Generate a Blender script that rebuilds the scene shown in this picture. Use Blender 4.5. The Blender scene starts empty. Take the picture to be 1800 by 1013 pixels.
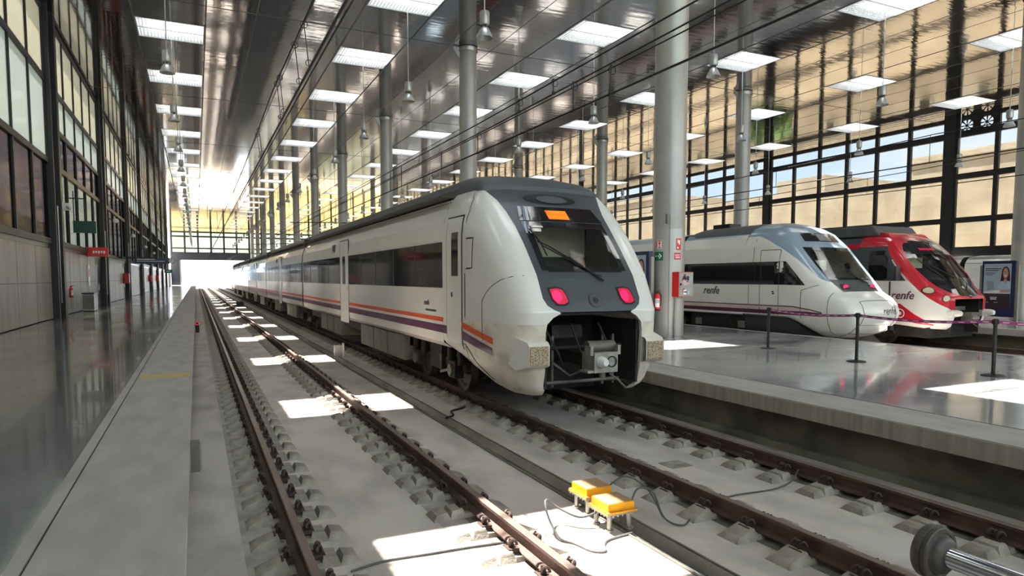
import bpy, bmesh, math, random
from mathutils import Vector, Matrix
random.seed(7)
S = bpy.context.scene
COL = S.collection
PI = math.pi

# ------------------------------------------------------------------ camera, world, sun
cd = bpy.data.cameras.new('camera'); cam = bpy.data.objects.new('camera', cd); COL.objects.link(cam)
cam.location = (0, 0, 1.6)
cam.rotation_euler = (math.radians(90 - 3.953), 0, math.radians(-25.42))
cd.sensor_width = 36; cd.lens = 1165 / 1800 * 36; cd.shift_y = 63.5 / 1800
cd.clip_start = 0.05; cd.clip_end = 2000
S.camera = cam
W = bpy.data.worlds.new('world'); S.world = W; W.use_nodes = True
wn = W.node_tree; wn.nodes.clear()
wo = wn.nodes.new('ShaderNodeOutputWorld'); wb = wn.nodes.new('ShaderNodeBackground')
tc = wn.nodes.new('ShaderNodeTexCoord'); mp = wn.nodes.new('ShaderNodeMapping'); nz = wn.nodes.new('ShaderNodeTexNoise'); rp = wn.nodes.new('ShaderNodeValToRGB')
mp.inputs['Scale'].default_value = (1, 1, 3.5); nz.inputs['Scale'].default_value = 2.2; nz.inputs['Detail'].default_value = 6
rp.color_ramp.elements[0].position = .38; rp.color_ramp.elements[0].color = (.60, .78, 1, 1)
rp.color_ramp.elements[1].position = .62; rp.color_ramp.elements[1].color = (1, .97, .94, 1)
wn.links.new(tc.outputs['Generated'], mp.inputs[0]); wn.links.new(mp.outputs[0], nz.inputs[0]); wn.links.new(nz.outputs[0], rp.inputs[0])
wn.links.new(rp.outputs[0], wb.inputs[0]); wn.links.new(wb.outputs[0], wo.inputs[0])
wb.inputs[1].default_value = 2.4
sl = bpy.data.lights.new('sun', 'SUN'); sun = bpy.data.objects.new('sun', sl); COL.objects.link(sun)
sl.energy = 20.0; sl.angle = math.radians(.6); sl.color = (1, .95, .87)
sun.rotation_euler = Vector((.228, -.39, -1)).to_track_quat('-Z', 'Y').to_euler()
sun.location = (-4, 6, 30)
S.view_settings.view_transform = 'Standard'; S.view_settings.look = 'None'
S.view_settings.exposure = 1.5; S.view_settings.gamma = 1; S.view_settings.use_curve_mapping = False

# ------------------------------------------------------------------ materials
MATS = {}
def M(name, col=(.5, .5, .5), rough=.5, metal=0., col2=None, scale=3., vscale=(1, 1, 1), bump=0., bscale=20., bvs=(1, 1, 1), emit=None, es=1., trans=0., lo=.35, hi=.65, spec=.5, coat=0., detail=5, rvar=0., bdist=.02):
    if name in MATS: return MATS[name]
    m = bpy.data.materials.new(name); m.use_nodes = True; nt = m.node_tree; N = nt.nodes; L = nt.links
    b = N['Principled BSDF']; b.inputs['Base Color'].default_value = (*col, 1); b.inputs['Roughness'].default_value = rough
    b.inputs['Metallic'].default_value = metal; b.inputs['Specular IOR Level'].default_value = spec; b.inputs['Coat Weight'].default_value = coat
    b.inputs['Transmission Weight'].default_value = trans
    if emit: b.inputs['Emission Color'].default_value = (*emit, 1); b.inputs['Emission Strength'].default_value = es
    if col2 or bump or rvar:
        t = N.new('ShaderNodeTexCoord')
    if col2 or rvar:
        p = N.new('ShaderNodeMapping'); p.inputs['Scale'].default_value = vscale; n = N.new('ShaderNodeTexNoise'); n.inputs['Scale'].default_value = scale; n.inputs['Detail'].default_value = detail
        r = N.new('ShaderNodeValToRGB'); r.color_ramp.elements[0].position = lo; r.color_ramp.elements[1].position = hi
        L.new(t.outputs['Object'], p.inputs[0]); L.new(p.outputs[0], n.inputs[0]); L.new(n.outputs[0], r.inputs[0])
        c2 = col2 or col
        x = N.new('ShaderNodeMix'); x.data_type = 'RGBA'; x.inputs[6].default_value = (*col, 1); x.inputs[7].default_value = (*c2, 1)
        L.new(r.outputs[0], x.inputs[0]); L.new(x.outputs[2], b.inputs['Base Color'])
        if rvar:
            q = N.new('ShaderNodeMapRange'); q.inputs[3].default_value = rough; q.inputs[4].default_value = rough + rvar
            L.new(n.outputs[0], q.inputs[0]); q.inputs[1].default_value = .35; q.inputs[2].default_value = .7; L.new(q.outputs[0], b.inputs['Roughness'])
    if bump:
        p = N.new('ShaderNodeMapping'); p.inputs['Scale'].default_value = bvs; n = N.new('ShaderNodeTexNoise'); n.inputs['Scale'].default_value = bscale; n.inputs['Detail'].default_value = 3
        u = N.new('ShaderNodeBump'); u.inputs['Strength'].default_value = bump; u.inputs['Distance'].default_value = bdist
        L.new(t.outputs['Object'], p.inputs[0]); L.new(p.outputs[0], n.inputs[0]); L.new(n.outputs[0], u.inputs['Height']); L.new(u.outputs[0], b.inputs['Normal'])
    MATS[name] = m; return m

def MGlass(name, col, refl=.12, rough=.0, transl=None, gloss_rough=.03):
    """thin sheet glass: see-through (or frosted) with a sheen"""
    if name in MATS: return MATS[name]
    m = bpy.data.materials.new(name); m.use_nodes = True; nt = m.node_tree; N = nt.nodes; L = nt.links; N.clear()
    o = N.new('ShaderNodeOutputMaterial'); g = N.new('ShaderNodeBsdfGlossy'); g.inputs['Roughness'].default_value = gloss_rough
    if transl: a = N.new('ShaderNodeBsdfTranslucent')
    else: a = N.new('ShaderNodeBsdfTransparent')
    a.inputs['Color'].default_value = (*col, 1)
    x = N.new('ShaderNodeMixShader'); x.inputs[0].default_value = refl
    L.new(a.outputs[0], x.inputs[1]); L.new(g.outputs[0], x.inputs[2]); L.new(x.outputs[0], o.inputs[0])
    MATS[name] = m; return m

m_bed = M('track_bed_concrete', (.60, .535, .48), .85, col2=(.40, .355, .315), scale=2.3, vscale=(1, .45, 1), bump=.6, bscale=13, lo=.42, hi=.72, detail=12)
m_block = M('sleeper_concrete', (.40, .355, .30), .9, col2=(.22, .19, .16), scale=5, bump=.5, bscale=40)
m_rust = M('rusty_steel', (.135, .080, .062), .62, .25, col2=(.085, .052, .043), scale=6, vscale=(1, .4, 1), bump=.25, bscale=60)
m_railtop = M('rail_running_surface', (.27, .20, .17), .42, .45, col2=(.19, .135, .115), scale=4, vscale=(1, .2, 1))
m_clip = M('clip_steel', (.07, .045, .035), .6, .4, bump=.3, bscale=60)
m_edge = M('platform_edge_concrete', (.47, .435, .40), .75, col2=(.38, .35, .32), scale=2.2, vscale=(2, .6, 1), bump=.25, bscale=14, detail=8)
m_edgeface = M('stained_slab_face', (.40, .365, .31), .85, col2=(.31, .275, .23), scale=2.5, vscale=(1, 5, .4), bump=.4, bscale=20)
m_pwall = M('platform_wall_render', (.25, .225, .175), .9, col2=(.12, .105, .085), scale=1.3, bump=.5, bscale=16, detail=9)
m_floorL = M('polished_dark_floor', (.14, .15, .147), .10, col2=(.21, .22, .21), scale=.8, vscale=(1, .5, 1), rvar=.12, spec=1., coat=.3, bump=.06, bscale=2.2, bdist=.01)
m_floorR = M('polished_grey_floor', (.34, .345, .35), .09, col2=(.50, .49, .47), scale=.55, rvar=.14, spec=1., coat=.2, bump=.08, bscale=2.2, bdist=.012, vscale=(.5, 1, 1), lo=.42, hi=.58)
m_joint = M('dark_joint', (.05, .045, .04), .9)
m_ceil = M('polished_metal_ceiling', (.48, .462, .452), .045, .97, col2=(.41, .405, .415), scale=.35, bump=.10, bscale=1.9, bvs=(.5, 2.0, 1), bdist=.035, rvar=.05)
m_seam = M('ceiling_seam', (.13, .125, .12), .6, .3)
m_white = M('white_well_paint', (.86, .86, .84), .8)
m_grille = M('louvre_aluminium', (.55, .56, .56), .5, .1)
m_col = M('column_steel_paint', (.44, .435, .41), .38, .35, col2=(.39, .385, .36), scale=1.5)
m_black = M('black_steel', (.022, .022, .024), .42, .3)
m_blacks = M('black_satin_panel', (.03, .032, .038), .3)
m_stone = M('stone_cladding', (.50, .43, .375), .42, col2=(.38, .325, .285), scale=1.1, vscale=(1, 2, .35), detail=8)
m_stonejoint = M('stone_joint', (.05, .04, .035), .8)
m_ext = M('pale_stone_masonry', (.60, .52, .40), .9, col2=(.46, .39, .29), scale=.35, bump=.3, bscale=3, detail=8)
m_ext2 = M('pale_plaster_exterior', (.62, .58, .46), .9, col2=(.6, .6, .52), scale=.3)
m_out = M('sunlit_yard', (.42, .33, .22), .9)
m_gl_frost = MGlass('frosted_pane', (.30, .295, .255), .10, transl=True, gloss_rough=.08)
m_gl_cyan = MGlass('frosted_cool_pane', (.275, .295, .28), .10, transl=True, gloss_rough=.08)
m_gl_dim = MGlass('smoked_pane', (.13, .112, .115), .10, gloss_rough=.06)
m_gl_clear = MGlass('clear_pane', (.80, .83, .80), .06)
m_gl_haze = MGlass('hazy_pane', (.24, .245, .21), .08)
m_gl_tint = MGlass('tinted_pane', (.43, .43, .415), .07)
m_gl_green = MGlass('greenish_pane', (.55, .53, .40), .07)
m_wire = M('overhead_wire', (.03, .03, .032), .5, .5)
m_cable = M('grey_cable', (.10, .095, .09), .7)
m_lamp = M('lamp_grey_metal', (.42, .43, .42), .35, .6)
m_lampd = M('lamp_inner', (.55, .56, .55), .3, .4)
m_tw = M('train_white', (.87, .85, .79), .26, coat=.4, col2=(.83, .81, .75), scale=1.2)
m_twd = M('train_white_dirty', (.78, .72, .60), .45, col2=(.46, .38, .28), scale=3, lo=.45, hi=.85, detail=10)
m_tg = M('train_dark_grey', (.062, .070, .078), .42, coat=.15)
m_tgr = M('train_roof_grey', (.095, .105, .112), .5, col2=(.075, .083, .09), scale=2)
m_bluegrey = M('blue_grey_shell', (.27, .36, .43), .28, coat=.4)
m_tglass = M('train_window_glass', (.014, .014, .016), .06, spec=.8)
m_ws = MGlass('windscreen_glass', (.90, .91, .84), .10, gloss_rough=.02)
m_cabin = M('cab_interior', (.80, .77, .62), .7)
m_cabd = M('cab_desk', (.04, .045, .04), .6)
m_or = M('orange_stripe', (.80, .10, .02), .35)
m_pu = M('purple_stripe', (.115, .02, .085), .35)
m_pu2 = M('plum_stripe', (.09, .010, .045), .4)
m_pink = M('pale_pink_stripe', (.66, .55, .52), .4)
m_seamd = M('panel_gap', (.06, .055, .05), .7)
m_under = M('underframe', (.016, .0145, .0135), .8, col2=(.034, .029, .025), scale=6)
m_ubox = M('underfloor_box', (.21, .20, .165), .6, col2=(.15, .14, .115), scale=3)
m_wheel = M('wheel_steel', (.09, .075, .062), .5, .6)
m_coup = M('coupler_steel', (.20, .19, .165), .55, .4, col2=(.13, .12, .10), scale=8)
m_redl = M('red_tail_lamp', (.5, .0, .03), .2, emit=(1, .015, .09), es=.8)
m_redd = M('dull_red_lens', (.45, .02, .06), .2, emit=(1, .02, .06), es=.14)
m_disp = M('amber_display', (.1, .03, 0), .4, emit=(1, .24, .0), es=.5)
m_dispd = M('amber_dim', (.3, .08, 0), .4, emit=(1, .15, .0), es=.22)
m_red = M('train_red', (.62, .012, .03), .25, coat=.4)
m_hl = M('headlamp_glass', (.72, .60, .42), .2, spec=.8)
m_safe = M('fire_red', (.70, .02, .02), .35)
m_green = M('exit_green', (.0, .16, .07), .4)
m_wsign = M('sign_white', (.85, .85, .84), .4)
m_navy = M('navy_frame', (.012, .03, .085), .3)
m_yel = M('yellow_housing', (.78, .33, .005), .45, col2=(.70, .28, .005), scale=5)
m_yeltop = M('dusty_yellow_lid', (.42, .26, .12), .7, col2=(.36, .23, .12), scale=7)
m_galv = M('galvanised', (.33, .31, .28), .5, .6)
m_chrome = M('chrome_rod', (.62, .66, .72), .12, 1.)
m_rubber = M('buffer_rubber', (.105, .086, .072), .5, col2=(.06, .05, .045), scale=14)
m_pipe = M('grey_pipe', (.28, .27, .25), .6)
m_tape = M('purple_belt', (.25, .03, .17), .5)
m_steel = M('brushed_steel', (.38, .37, .36), .32, .7)
m_sky = M('poster_pale_blue', (.42, .50, .60), .3)
m_skin = M('poster_skin', (.55, .33, .25), .4)
m_hair = M('poster_hair', (.06, .022, .02), .4)
m_shirt = M('poster_shirt', (.46, .60, .72), .4)
m_desk = M('poster_dark_band', (.025, .025, .03), .3)
m_yline = M('yellow_paint', (.62, .47, .12), .7, col2=(.45, .38, .2), scale=12)
m_leaf = M('foliage', (.12, .20, .06), .8, col2=(.2, .3, .1), scale=4)

# ------------------------------------------------------------------ helpers
class MB:
    def __init__(s): s.v = []; s.f = []; s.m = []; s.mats = []
    def mi(s, m):
        if m not in s.mats: s.mats.append(m)
        return s.mats.index(m)
    def add(s, vs, fs, m):
        o = len(s.v); s.v += [tuple(v) for v in vs]; k = s.mi(m)
        for f in fs: s.f.append([o + i for i in f]); s.m.append(k)
        return s
    def box(s, x0, x1, y0, y1, z0, z1, m):
        vs = [(x, y, z) for x in (x0, x1) for y in (y0, y1) for z in (z0, z1)]
        return s.add(vs, [(0, 1, 3, 2), (4, 6, 7, 5), (0, 4, 5, 1), (2, 3, 7, 6), (0, 2, 6, 4), (1, 5, 7, 3)], m)
    def cyl(s, p, q, r, m, n=16, r2=None, caps=True):
        p = Vector(p); q = Vector(q); d = (q - p).normalized(); a = d.orthogonal().normalized(); b = d.cross(a); r2 = r if r2 is None else r2
        vs = [p + (a * math.cos(2 * PI * i / n) + b * math.sin(2 * PI * i / n)) * r for i in range(n)] + [q + (a * math.cos(2 * PI * i / n) + b * math.sin(2 * PI * i / n)) * r2 for i in range(n)]
        fs = [(i, (i + 1) % n, n + (i + 1) % n, n + i) for i in range(n)]
        if caps: fs += [tuple(range(n - 1, -1, -1)), tuple(range(n, 2 * n))]
        return s.add(vs, fs, m)
    def lathe(s, prof, m, org=(0, 0, 0), axis=(0, 0, 1), n=24, caps=False):
        """prof: list of (r, h) along axis"""
        o = Vector(org); d = Vector(axis).normalized(); a = d.orthogonal().normalized(); b = d.cross(a)
        vs = []
        for r, h in prof: vs += [o + d * h + (a * math.cos(2 * PI * i / n) + b * math.sin(2 * PI * i / n)) * r for i in range(n)]
        fs = [(k * n + i, k * n + (i + 1) % n, (k + 1) * n + (i + 1) % n, (k + 1) * n + i) for k in range(len(prof) - 1) for i in range(n)]
        if caps: fs += [tuple(range(n - 1, -1, -1)), tuple(range((len(prof) - 1) * n, len(prof) * n))]
        return s.add(vs, fs, m)
    def tube(s, pts, r, m, n=8):
        pts = [Vector(p) for p in pts]; vs = []; up = None
        for i, p in enumerate(pts):
            d = (pts[min(i + 1, len(pts) - 1)] - pts[max(i - 1, 0)]).normalized()
            if up is None: up = d.orthogonal().normalized()
            up = (up - d * up.dot(d)).normalized(); b = d.cross(up)
            vs += [p + (up * math.cos(2 * PI * k / n) + b * math.sin(2 * PI * k / n)) * r for k in range(n)]
        fs = [(i * n + k, i * n + (k + 1) % n, (i + 1) * n + (k + 1) % n, (i + 1) * n + k) for i in range(len(pts) - 1) for k in range(n)]
        fs += [tuple(range(n - 1, -1, -1)), tuple((len(pts) - 1) * n + k for k in range(n))]
        return s.add(vs, fs, m)
    def prism(s, poly, d0, d1, m, plane='yz'):
        """poly of 2-d points extruded along the third axis from d0 to d1"""
        def P(a, b, c): return {'yz': (c, a, b), 'xz': (a, c, b), 'xy': (a, b, c)}[plane]
        n = len(poly); vs = [P(a, b, d0) for a, b in poly] + [P(a, b, d1) for a, b in poly]
        return s.add(vs, [tuple(range(n)), tuple(range(2 * n - 1, n - 1, -1))] + [(i, n + i, n + (i + 1) % n, (i + 1) % n) for i in range(n)], m)
    def build(s, name, parent=None, smooth=0, loc=None, rot=None, bev=0, off=None):
        me = bpy.data.meshes.new(name)
        v = s.v if not off else [(a[0] - off[0], a[1] - off[1], a[2] - off[2]) for a in s.v]
        me.from_pydata(v, [], s.f)
        for m in s.mats: me.materials.append(m)
        me.polygons.foreach_set('material_index', s.m)
        bm = bmesh.new(); bm.from_mesh(me)
        bmesh.ops.recalc_face_normals(bm, faces=bm.faces)
        bm.to_mesh(me); bm.free()
        if smooth:
            me.polygons.foreach_set('use_smooth', [True] * len(me.polygons)); me.set_sharp_from_angle(angle=math.radians(smooth))
        me.update()
        o = bpy.data.objects.new(name, me); COL.objects.link(o)
        if off and loc is None: o.location = off
        if loc: o.location = loc
        if rot: o.rotation_euler = rot
        if parent: o.parent = parent
        if bev:
            b = o.modifiers.new('bevel', 'BEVEL'); b.width = bev; b.segments = 2; b.limit_method = 'ANGLE'; b.angle_limit = math.radians(40)
        return o
def empty(name, label, cat, loc=(0, 0, 0), group=None, rz=0):
    o = bpy.data.objects.new(name, None); COL.objects.link(o); o.location = loc; o.rotation_euler = (0, 0, rz); o.empty_display_size = .2
    return tag(o, label, cat, group)
def tag(o, label=None, cat=None, group=None, kind=None):
    if label: o['label'] = label
    if cat: o['category'] = cat
    if group: o['group'] = group
    if kind: o['kind'] = kind
    return o
def struct(o): o['kind'] = 'structure'; return o
def copy_tree(root, loc, label=None, rz=None):
    def cp(o, par):
        c = o.copy(); COL.objects.link(c)
        if par: c.parent = par
        for ch in KIDS.get(o.name, []): cp(ch, c)
        return c
    if root.name not in KIDS:
        def walk(o):
            KIDS[o.name] = [k for k in bpy.data.objects if k.parent == o]
            for k in KIDS[o.name]: walk(k)
        walk(root)
    r = cp(root, None); r.location = loc
    if rz is not None: r.rotation_euler = (0, 0, rz)
    if label: r['label'] = label
    return r
KIDS = {}
UN = ['', 'first', 'second', 'third', 'fourth', 'fifth', 'sixth', 'seventh', 'eighth', 'ninth', 'tenth', 'eleventh', 'twelfth', 'thirteenth', 'fourteenth', 'fifteenth', 'sixteenth', 'seventeenth', 'eighteenth', 'nineteenth']
TE = {2: ('twenty', 'twentieth'), 3: ('thirty', 'thirtieth'), 4: ('forty', 'fortieth'), 5: ('fifty', 'fiftieth'), 6: ('sixty', 'sixtieth'), 7: ('seventy', 'seventieth'), 8: ('eighty', 'eightieth'), 9: ('ninety', 'ninetieth')}
def nth(n):
    if n < 20: return UN[n]
    if n >= 100: return 'hundred and ' + nth(n - 100) if n > 100 else 'hundredth'
    t, u = divmod(n, 10); return TE[t][1] if u == 0 else TE[t][0] + '-' + UN[u]
def interp(tab, x):
    if x <= tab[0][0]: return tab[0][1]
    for (a, b), (c, d) in zip(tab, tab[1:]):
        if x <= c:
            t = (x - a) / (c - a); return b + (d - b) * t
    return tab[-1][1]
def text_mesh(name, txt, size, m, parent, mat4, extr=.002, shear=.0, bold=0.):
    c = bpy.data.curves.new(name, 'FONT'); c.body = txt; c.size = size; c.extrude = extr; c.shear = shear; c.offset = bold; c.resolution_u = 2
    c.align_x = 'CENTER'; c.align_y = 'CENTER'
    o = bpy.data.objects.new(name + '_tmp', c); COL.objects.link(o)
    dg = bpy.context.evaluated_depsgraph_get(); me = bpy.data.meshes.new_from_object(o.evaluated_get(dg))
    bpy.data.objects.remove(o); bpy.data.curves.remove(c)
    me.materials.clear(); me.materials.append(m)
    n = bpy.data.objects.new(name, me); COL.objects.link(n); n.matrix_world = mat4
    if parent: n.parent = parent
    return n
def face_mat(loc, right, up):
    r = Vector(right).normalized(); u = Vector(up).normalized(); n = r.cross(u)
    m = Matrix((r, u, n)).transposed().to_4x4(); m.translation = Vector(loc); return m

# ------------------------------------------------------------------ the hall
ZR = -.54            # rail top
ZB = -.75            # track bed
ZC = 12.23           # ceiling
XL, XR, YE = -5.15, 46.5, 170.
SKX = [-.67, 7.6, 16.0, 24.6, 33.2, 42.2]
SKY = [10.3 + 7.5 * i for i in range(21)]
# track bed, platforms (solid slabs)
b = MB()
for x0, x1 in [(-.5, 3.52), (3.78, 7.5), (14.8, 25.)]: b.box(x0, x1, -6, YE, ZB - .3, ZB, m_bed)
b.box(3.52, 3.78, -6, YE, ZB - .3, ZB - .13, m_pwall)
m_railshade_grime = M('painted_rail_shade_and_grime', (.10, .085, .07), .9, col2=(.26, .23, .20), scale=7, lo=.3, hi=.75)
for xr in (.72, 2.455, 4.61, 6.34): b.box(xr - .15, xr + .15, -6, YE, ZB - .01, ZB + .003, m_railshade_grime)  # dark strips: shade under the raised rails painted in, together with greasy dirt
for xr in (.72, 2.455): b.box(xr - .42, xr - .15, -6, YE, ZB - .01, ZB + .002, M('dusty_bed', (.30, .27, .24), .9, col2=(.44, .405, .365), scale=5))
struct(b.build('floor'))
b = MB(); b.box(XL - .6, -1.0, -8, YE - 4, ZB, 0, m_floorL); b.box(-1.0, -.915, -8, YE - 4, ZB, 0, m_edge); struct(b.build('floor_left_platform'))
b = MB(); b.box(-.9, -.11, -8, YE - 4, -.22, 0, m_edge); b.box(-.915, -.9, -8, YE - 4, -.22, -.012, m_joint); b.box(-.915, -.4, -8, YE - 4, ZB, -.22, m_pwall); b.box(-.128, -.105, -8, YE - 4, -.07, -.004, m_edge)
struct(b.build('trim_left_platform_edge'))
b = MB(); b.box(-.86, -.13, 11.95, 12.45, 0, .003, m_yline); tag(b.build('painted_line'), 'faded yellow band painted across the left platform edge', 'floor marking')
b = MB(); b.box(7.87, 15.2, -8, YE - 4, -.22, 0, m_floorR); b.box(7.83, 7.87, -8, YE - 4, -.22, -.01, m_joint); b.box(7.6, 15.1, -8, YE - 4, ZB, -.22, m_pwall); struct(b.build('floor_middle_platform'))
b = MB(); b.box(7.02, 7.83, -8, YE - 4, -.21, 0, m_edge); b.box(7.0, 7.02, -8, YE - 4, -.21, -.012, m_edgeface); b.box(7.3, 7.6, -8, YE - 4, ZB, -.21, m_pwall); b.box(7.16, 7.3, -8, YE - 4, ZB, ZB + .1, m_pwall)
struct(b.build('trim_middle_platform_edge'))
b = MB(); b.box(15.2, 15.4, -8, YE - 4, -.2, 0, m_edge); struct(b.build('trim_middle_platform_far_edge'))
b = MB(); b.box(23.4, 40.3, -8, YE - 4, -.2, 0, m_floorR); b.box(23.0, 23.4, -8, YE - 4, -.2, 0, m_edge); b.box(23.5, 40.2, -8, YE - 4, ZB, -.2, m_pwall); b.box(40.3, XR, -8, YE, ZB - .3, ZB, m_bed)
struct(b.build('floor_right_platform'))
# ceiling with skylight openings
HX, HY = 1.3, 1.2
xs = sorted([XL - .3, XR + .3] + [c + d for c in SKX for d in (-HX, HX)])
ys = sorted([-8, YE] + [c + d for c in SKY for d in (-HY, HY)])
b = MB()
for i in range(len(xs) - 1):
    for j in range(len(ys) - 1):
        cx, cy = (xs[i] + xs[i + 1]) / 2, (ys[j] + ys[j + 1]) / 2
        if any(abs(cx - a) < .1 for a in SKX) and any(abs(cy - a) < .1 for a in SKY): continue
        b.box(xs[i], xs[i + 1], ys[j], ys[j + 1], ZC, ZC + .05, m_ceil)
struct(b.build('ceiling'))
b = MB()
for c in SKX:
    for d in (-HX - .03, HX + .03): b.box(c + d - .03, c + d + .03, -8, YE, ZC - .012, ZC, m_seam)
for a, c in zip([XL + .6] + SKX, SKX + [XR]):
    if a == XL + .6: continue
    n = 3
    for k in range(1, n): 
        x = a + HX + (c - a - 2 * HX) * k / n; b.box(x - .015, x + .015, -8, YE, ZC - .006, ZC, m_seam)
for k in range(-1, 12): y = 14.57 + 14.7 * k; b.box(XL, XR, y - .02, y + .02, ZC - .008, ZC, m_seam)
struct(b.build('trim_ceiling_seams'))
# skylights: white well, frame, egg-crate louvre; the pendant lamp hangs from it and is a thing of its own
ROWN = ['above the left platform edge', 'left of the nearest columns', 'right of the nearest columns', 'above the red train', 'beyond the far columns', 'next to the right windows']
sk = empty('skylight', 'x', 'skylight', (SKX[0], SKY[1], ZC), 'louvred skylights in the metal ceiling')
b = MB()
for s_ in (-1, 1):
    b.box(*sorted((s_ * HX, s_ * (HX + .05))), -HY - .05, HY + .05, .0, 1.75, m_white); b.box(-HX, HX, *sorted((s_ * HY, s_ * (HY + .05))), .0, 1.75, m_white)
b.build('light_well', sk)
b = MB()
n = 20
for i in range(1, n): x = -HX + 2 * HX * i / n; b.box(x - .004, x + .004, -HY, HY, .02, .10, m_grille)
n = 18
for i in range(1, n): y = -HY + 2 * HY * i / n; b.box(-HX, HX, y - .004, y + .004, .02, .10, m_grille)
b.box(-HX, HX, -.03, .03, .0, .10, m_grille)
b.build('louvre', sk)
b = MB()
for s_ in (-1, 1):
    b.box(*sorted((s_ * HX, s_ * (HX - .04))), -HY, HY, -.015, .05, m_grille); b.box(-HX, HX, *sorted((s_ * HY, s_ * (HY - .04))), -.015, .05, m_grille)
b.build('frame', sk)
# pendant lamp
pl = empty('pendant_lamp', 'x', 'lamp', (SKX[0], SKY[1], ZC), 'bell-shaped pendant lamps under the skylights')
b = MB(); b.cyl((0, 0, -.001), (0, 0, -3.08), .018, m_lamp, 6); b.build('rod', pl)
b = MB(); b.lathe([(.03, -3.06), (.13, -3.09), (.14, -3.12), (.14, -3.42), (.12, -3.46), (.06, -3.47)], m_lamp, n=16, caps=True); b.lathe([(.035, -3.47), (.035, -3.52)], m_black, n=10)
for a in range(4): b.box(.09 * math.cos(a * PI / 2) - .012, .09 * math.cos(a * PI / 2) + .012, .09 * math.sin(a * PI / 2) - .012, .09 * math.sin(a * PI / 2) + .012, -3.56, -3.44, m_black)
b.build('gear_housing', pl, 40)
b = MB(); b.lathe([(.05, -3.50), (.10, -3.54), (.15, -3.62), (.20, -3.72), (.235, -3.80), (.24, -3.82), (.225, -3.80), (.19, -3.72), (.13, -3.62), (.04, -3.56)], m_lampd, n=20); b.lathe([(.02, -3.56), (.05, -3.62), (.05, -3.70), (.01, -3.74)], m_wsign, n=10)
b.build('reflector', pl, 40)
first = True
for i, x in enumerate(SKX):
    for j, y in enumerate(SKY):
        lab = f'skylight in the row {ROWN[i]}, {nth(j + 1)} from the camera'
        lab2 = f'pendant lamp in the row {ROWN[i]}, {nth(j + 1)} from the camera'
        if (i, j) == (0, 1): sk['label'] = lab; pl['label'] = lab2; continue
        copy_tree(sk, (x, y, ZC), lab); copy_tree(pl, (x, y, ZC), lab2)
# columns
def column(x, y, r, label, cap=True):
    t = empty('steel_column', label, 'column', (x, y, 0), 'round steel columns carrying the ceiling')
    b = MB(); b.lathe([(r, 0), (r, 2.9), (r * .998, 2.905), (r * .998, 2.925), (r, 2.93), (r, 7.2), (r * .994, 7.21), (r * .994, 7.23), (r, 7.24), (r, ZC)], m_col, n=40); b.build('shaft', t, 30)
    b = MB(); b.lathe([(r + .04, ZC - .22), (r + .05, ZC - .2), (r + .05, ZC - .03), (r + .0, ZC)], m_steel, n=32); b.box(-r - .32, -r + .02, -.05, .05, ZC - .18, ZC - .05, m_steel); b.add([(-r, -.02, ZC - .6), (-r - .28, -.02, ZC - .18), (-r, -.02, ZC - .18), (-r, .02, ZC - .6), (-r - .28, .02, ZC - .18), (-r, .02, ZC - .18)], [(0, 1, 2), (3, 5, 4), (0, 3, 4, 1), (1, 4, 5, 2), (2, 5, 3, 0)], m_steel)
    b.build('head_bracket', t, 30)
    b = MB(); b.lathe([(r + .01, 0), (r + .01, .05), (r, .06)], m_steel, n=32); b.build('base_ring', t, 30)
    return t
for k in range(11):
    y = 14.57 + 14.7 * k
    t = column(11.65, y, .40 if k else .43, 'widest grey steel column, beside the train nose, carrying fire signs' if k == 0 else f'grey steel column in the row behind the near train, {nth(k)} after the signed column')
    if k == 0: bigcol = t
    if k < 8: column(28.6, y, .42, f'grey steel column standing beyond the parked trains, {nth(k + 1)} in its row from the camera')

# left wall: stone base, black frame, panes
def wallframe(name, x, xin, y0, y1, n, trans, panes, zt=ZC, depth=.14, mw=.12, clear=None):
    """one glazed bay: mullions, transoms and panes in plane x; xin is the inner face side sign"""
    b = MB()
    for k in range(n + 1):
        y = y0 + (y1 - y0) * k / n; b.box(x - depth / 2, x + depth / 2, y - mw / 2, y + mw / 2, trans[0], zt, m_black)
    for z, h in trans_h(trans): b.box(x - depth / 2 - .01, x + depth / 2 + .01, y0, y1, z - h / 2, z + h / 2, m_black)
    o = struct(b.build(name))
    for (z0, z1, m) in panes:
        p = MB(); p.box(x - .008, x + .008, y0, y1, z0, z1, m); p.build('glass', o)
    return o
def trans_h(tr): return [(z, .22) for z in tr]
wi = 1
ys0 = 33.0 - 15.4 * 2
for k in range(-2, 9):
    yc = 33.0 + 15.4 * (k - 1)            # far edge of the steel column between bays
    y0, y1 = yc, yc + 15.4 - 1.55
    if y1 > YE: y1 = YE
    tr = [3.05, 6.2, 9.35, 12.05] if k < 1 else [3.05, 6.2, 7.75, 9.35, 12.05]
    ps = [(9.35, ZC, m_gl_frost), (6.2, 9.35, m_gl_cyan), (3.05, 6.2, m_gl_dim)] if k < 1 else [(9.35, ZC, m_gl_frost), (7.75, 9.35, m_gl_cyan), (6.2, 7.75, m_gl_dim), (3.05, 6.2, m_gl_haze if k == 1 else m_gl_dim)]
    wallframe(f'window_{wi}', XL, 1, y0, y1, 5, tr, ps); wi += 1
    lab = f'tall black steel wall post on the left side, {nth(k + 3)} along the wall'
    t = empty('wall_post', lab, 'post', (XL, yc, 0), 'black steel posts of the left wall')
    b = MB(); b.box(-.15, .1, -1.5, 0, 0, ZC, m_black); b.box(.1, .26, -.42, 0, 0, ZC, m_black); b.box(.1, .22, -1.5, -1.34, 0, ZC, m_black); b.build('post_shaft', t)
    b = MB(); b.cyl((.2, -.9, .6), (.2, -.9, 4.5), .03, m_steel, 8); b.build('conduit', t)
b = MB()
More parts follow.
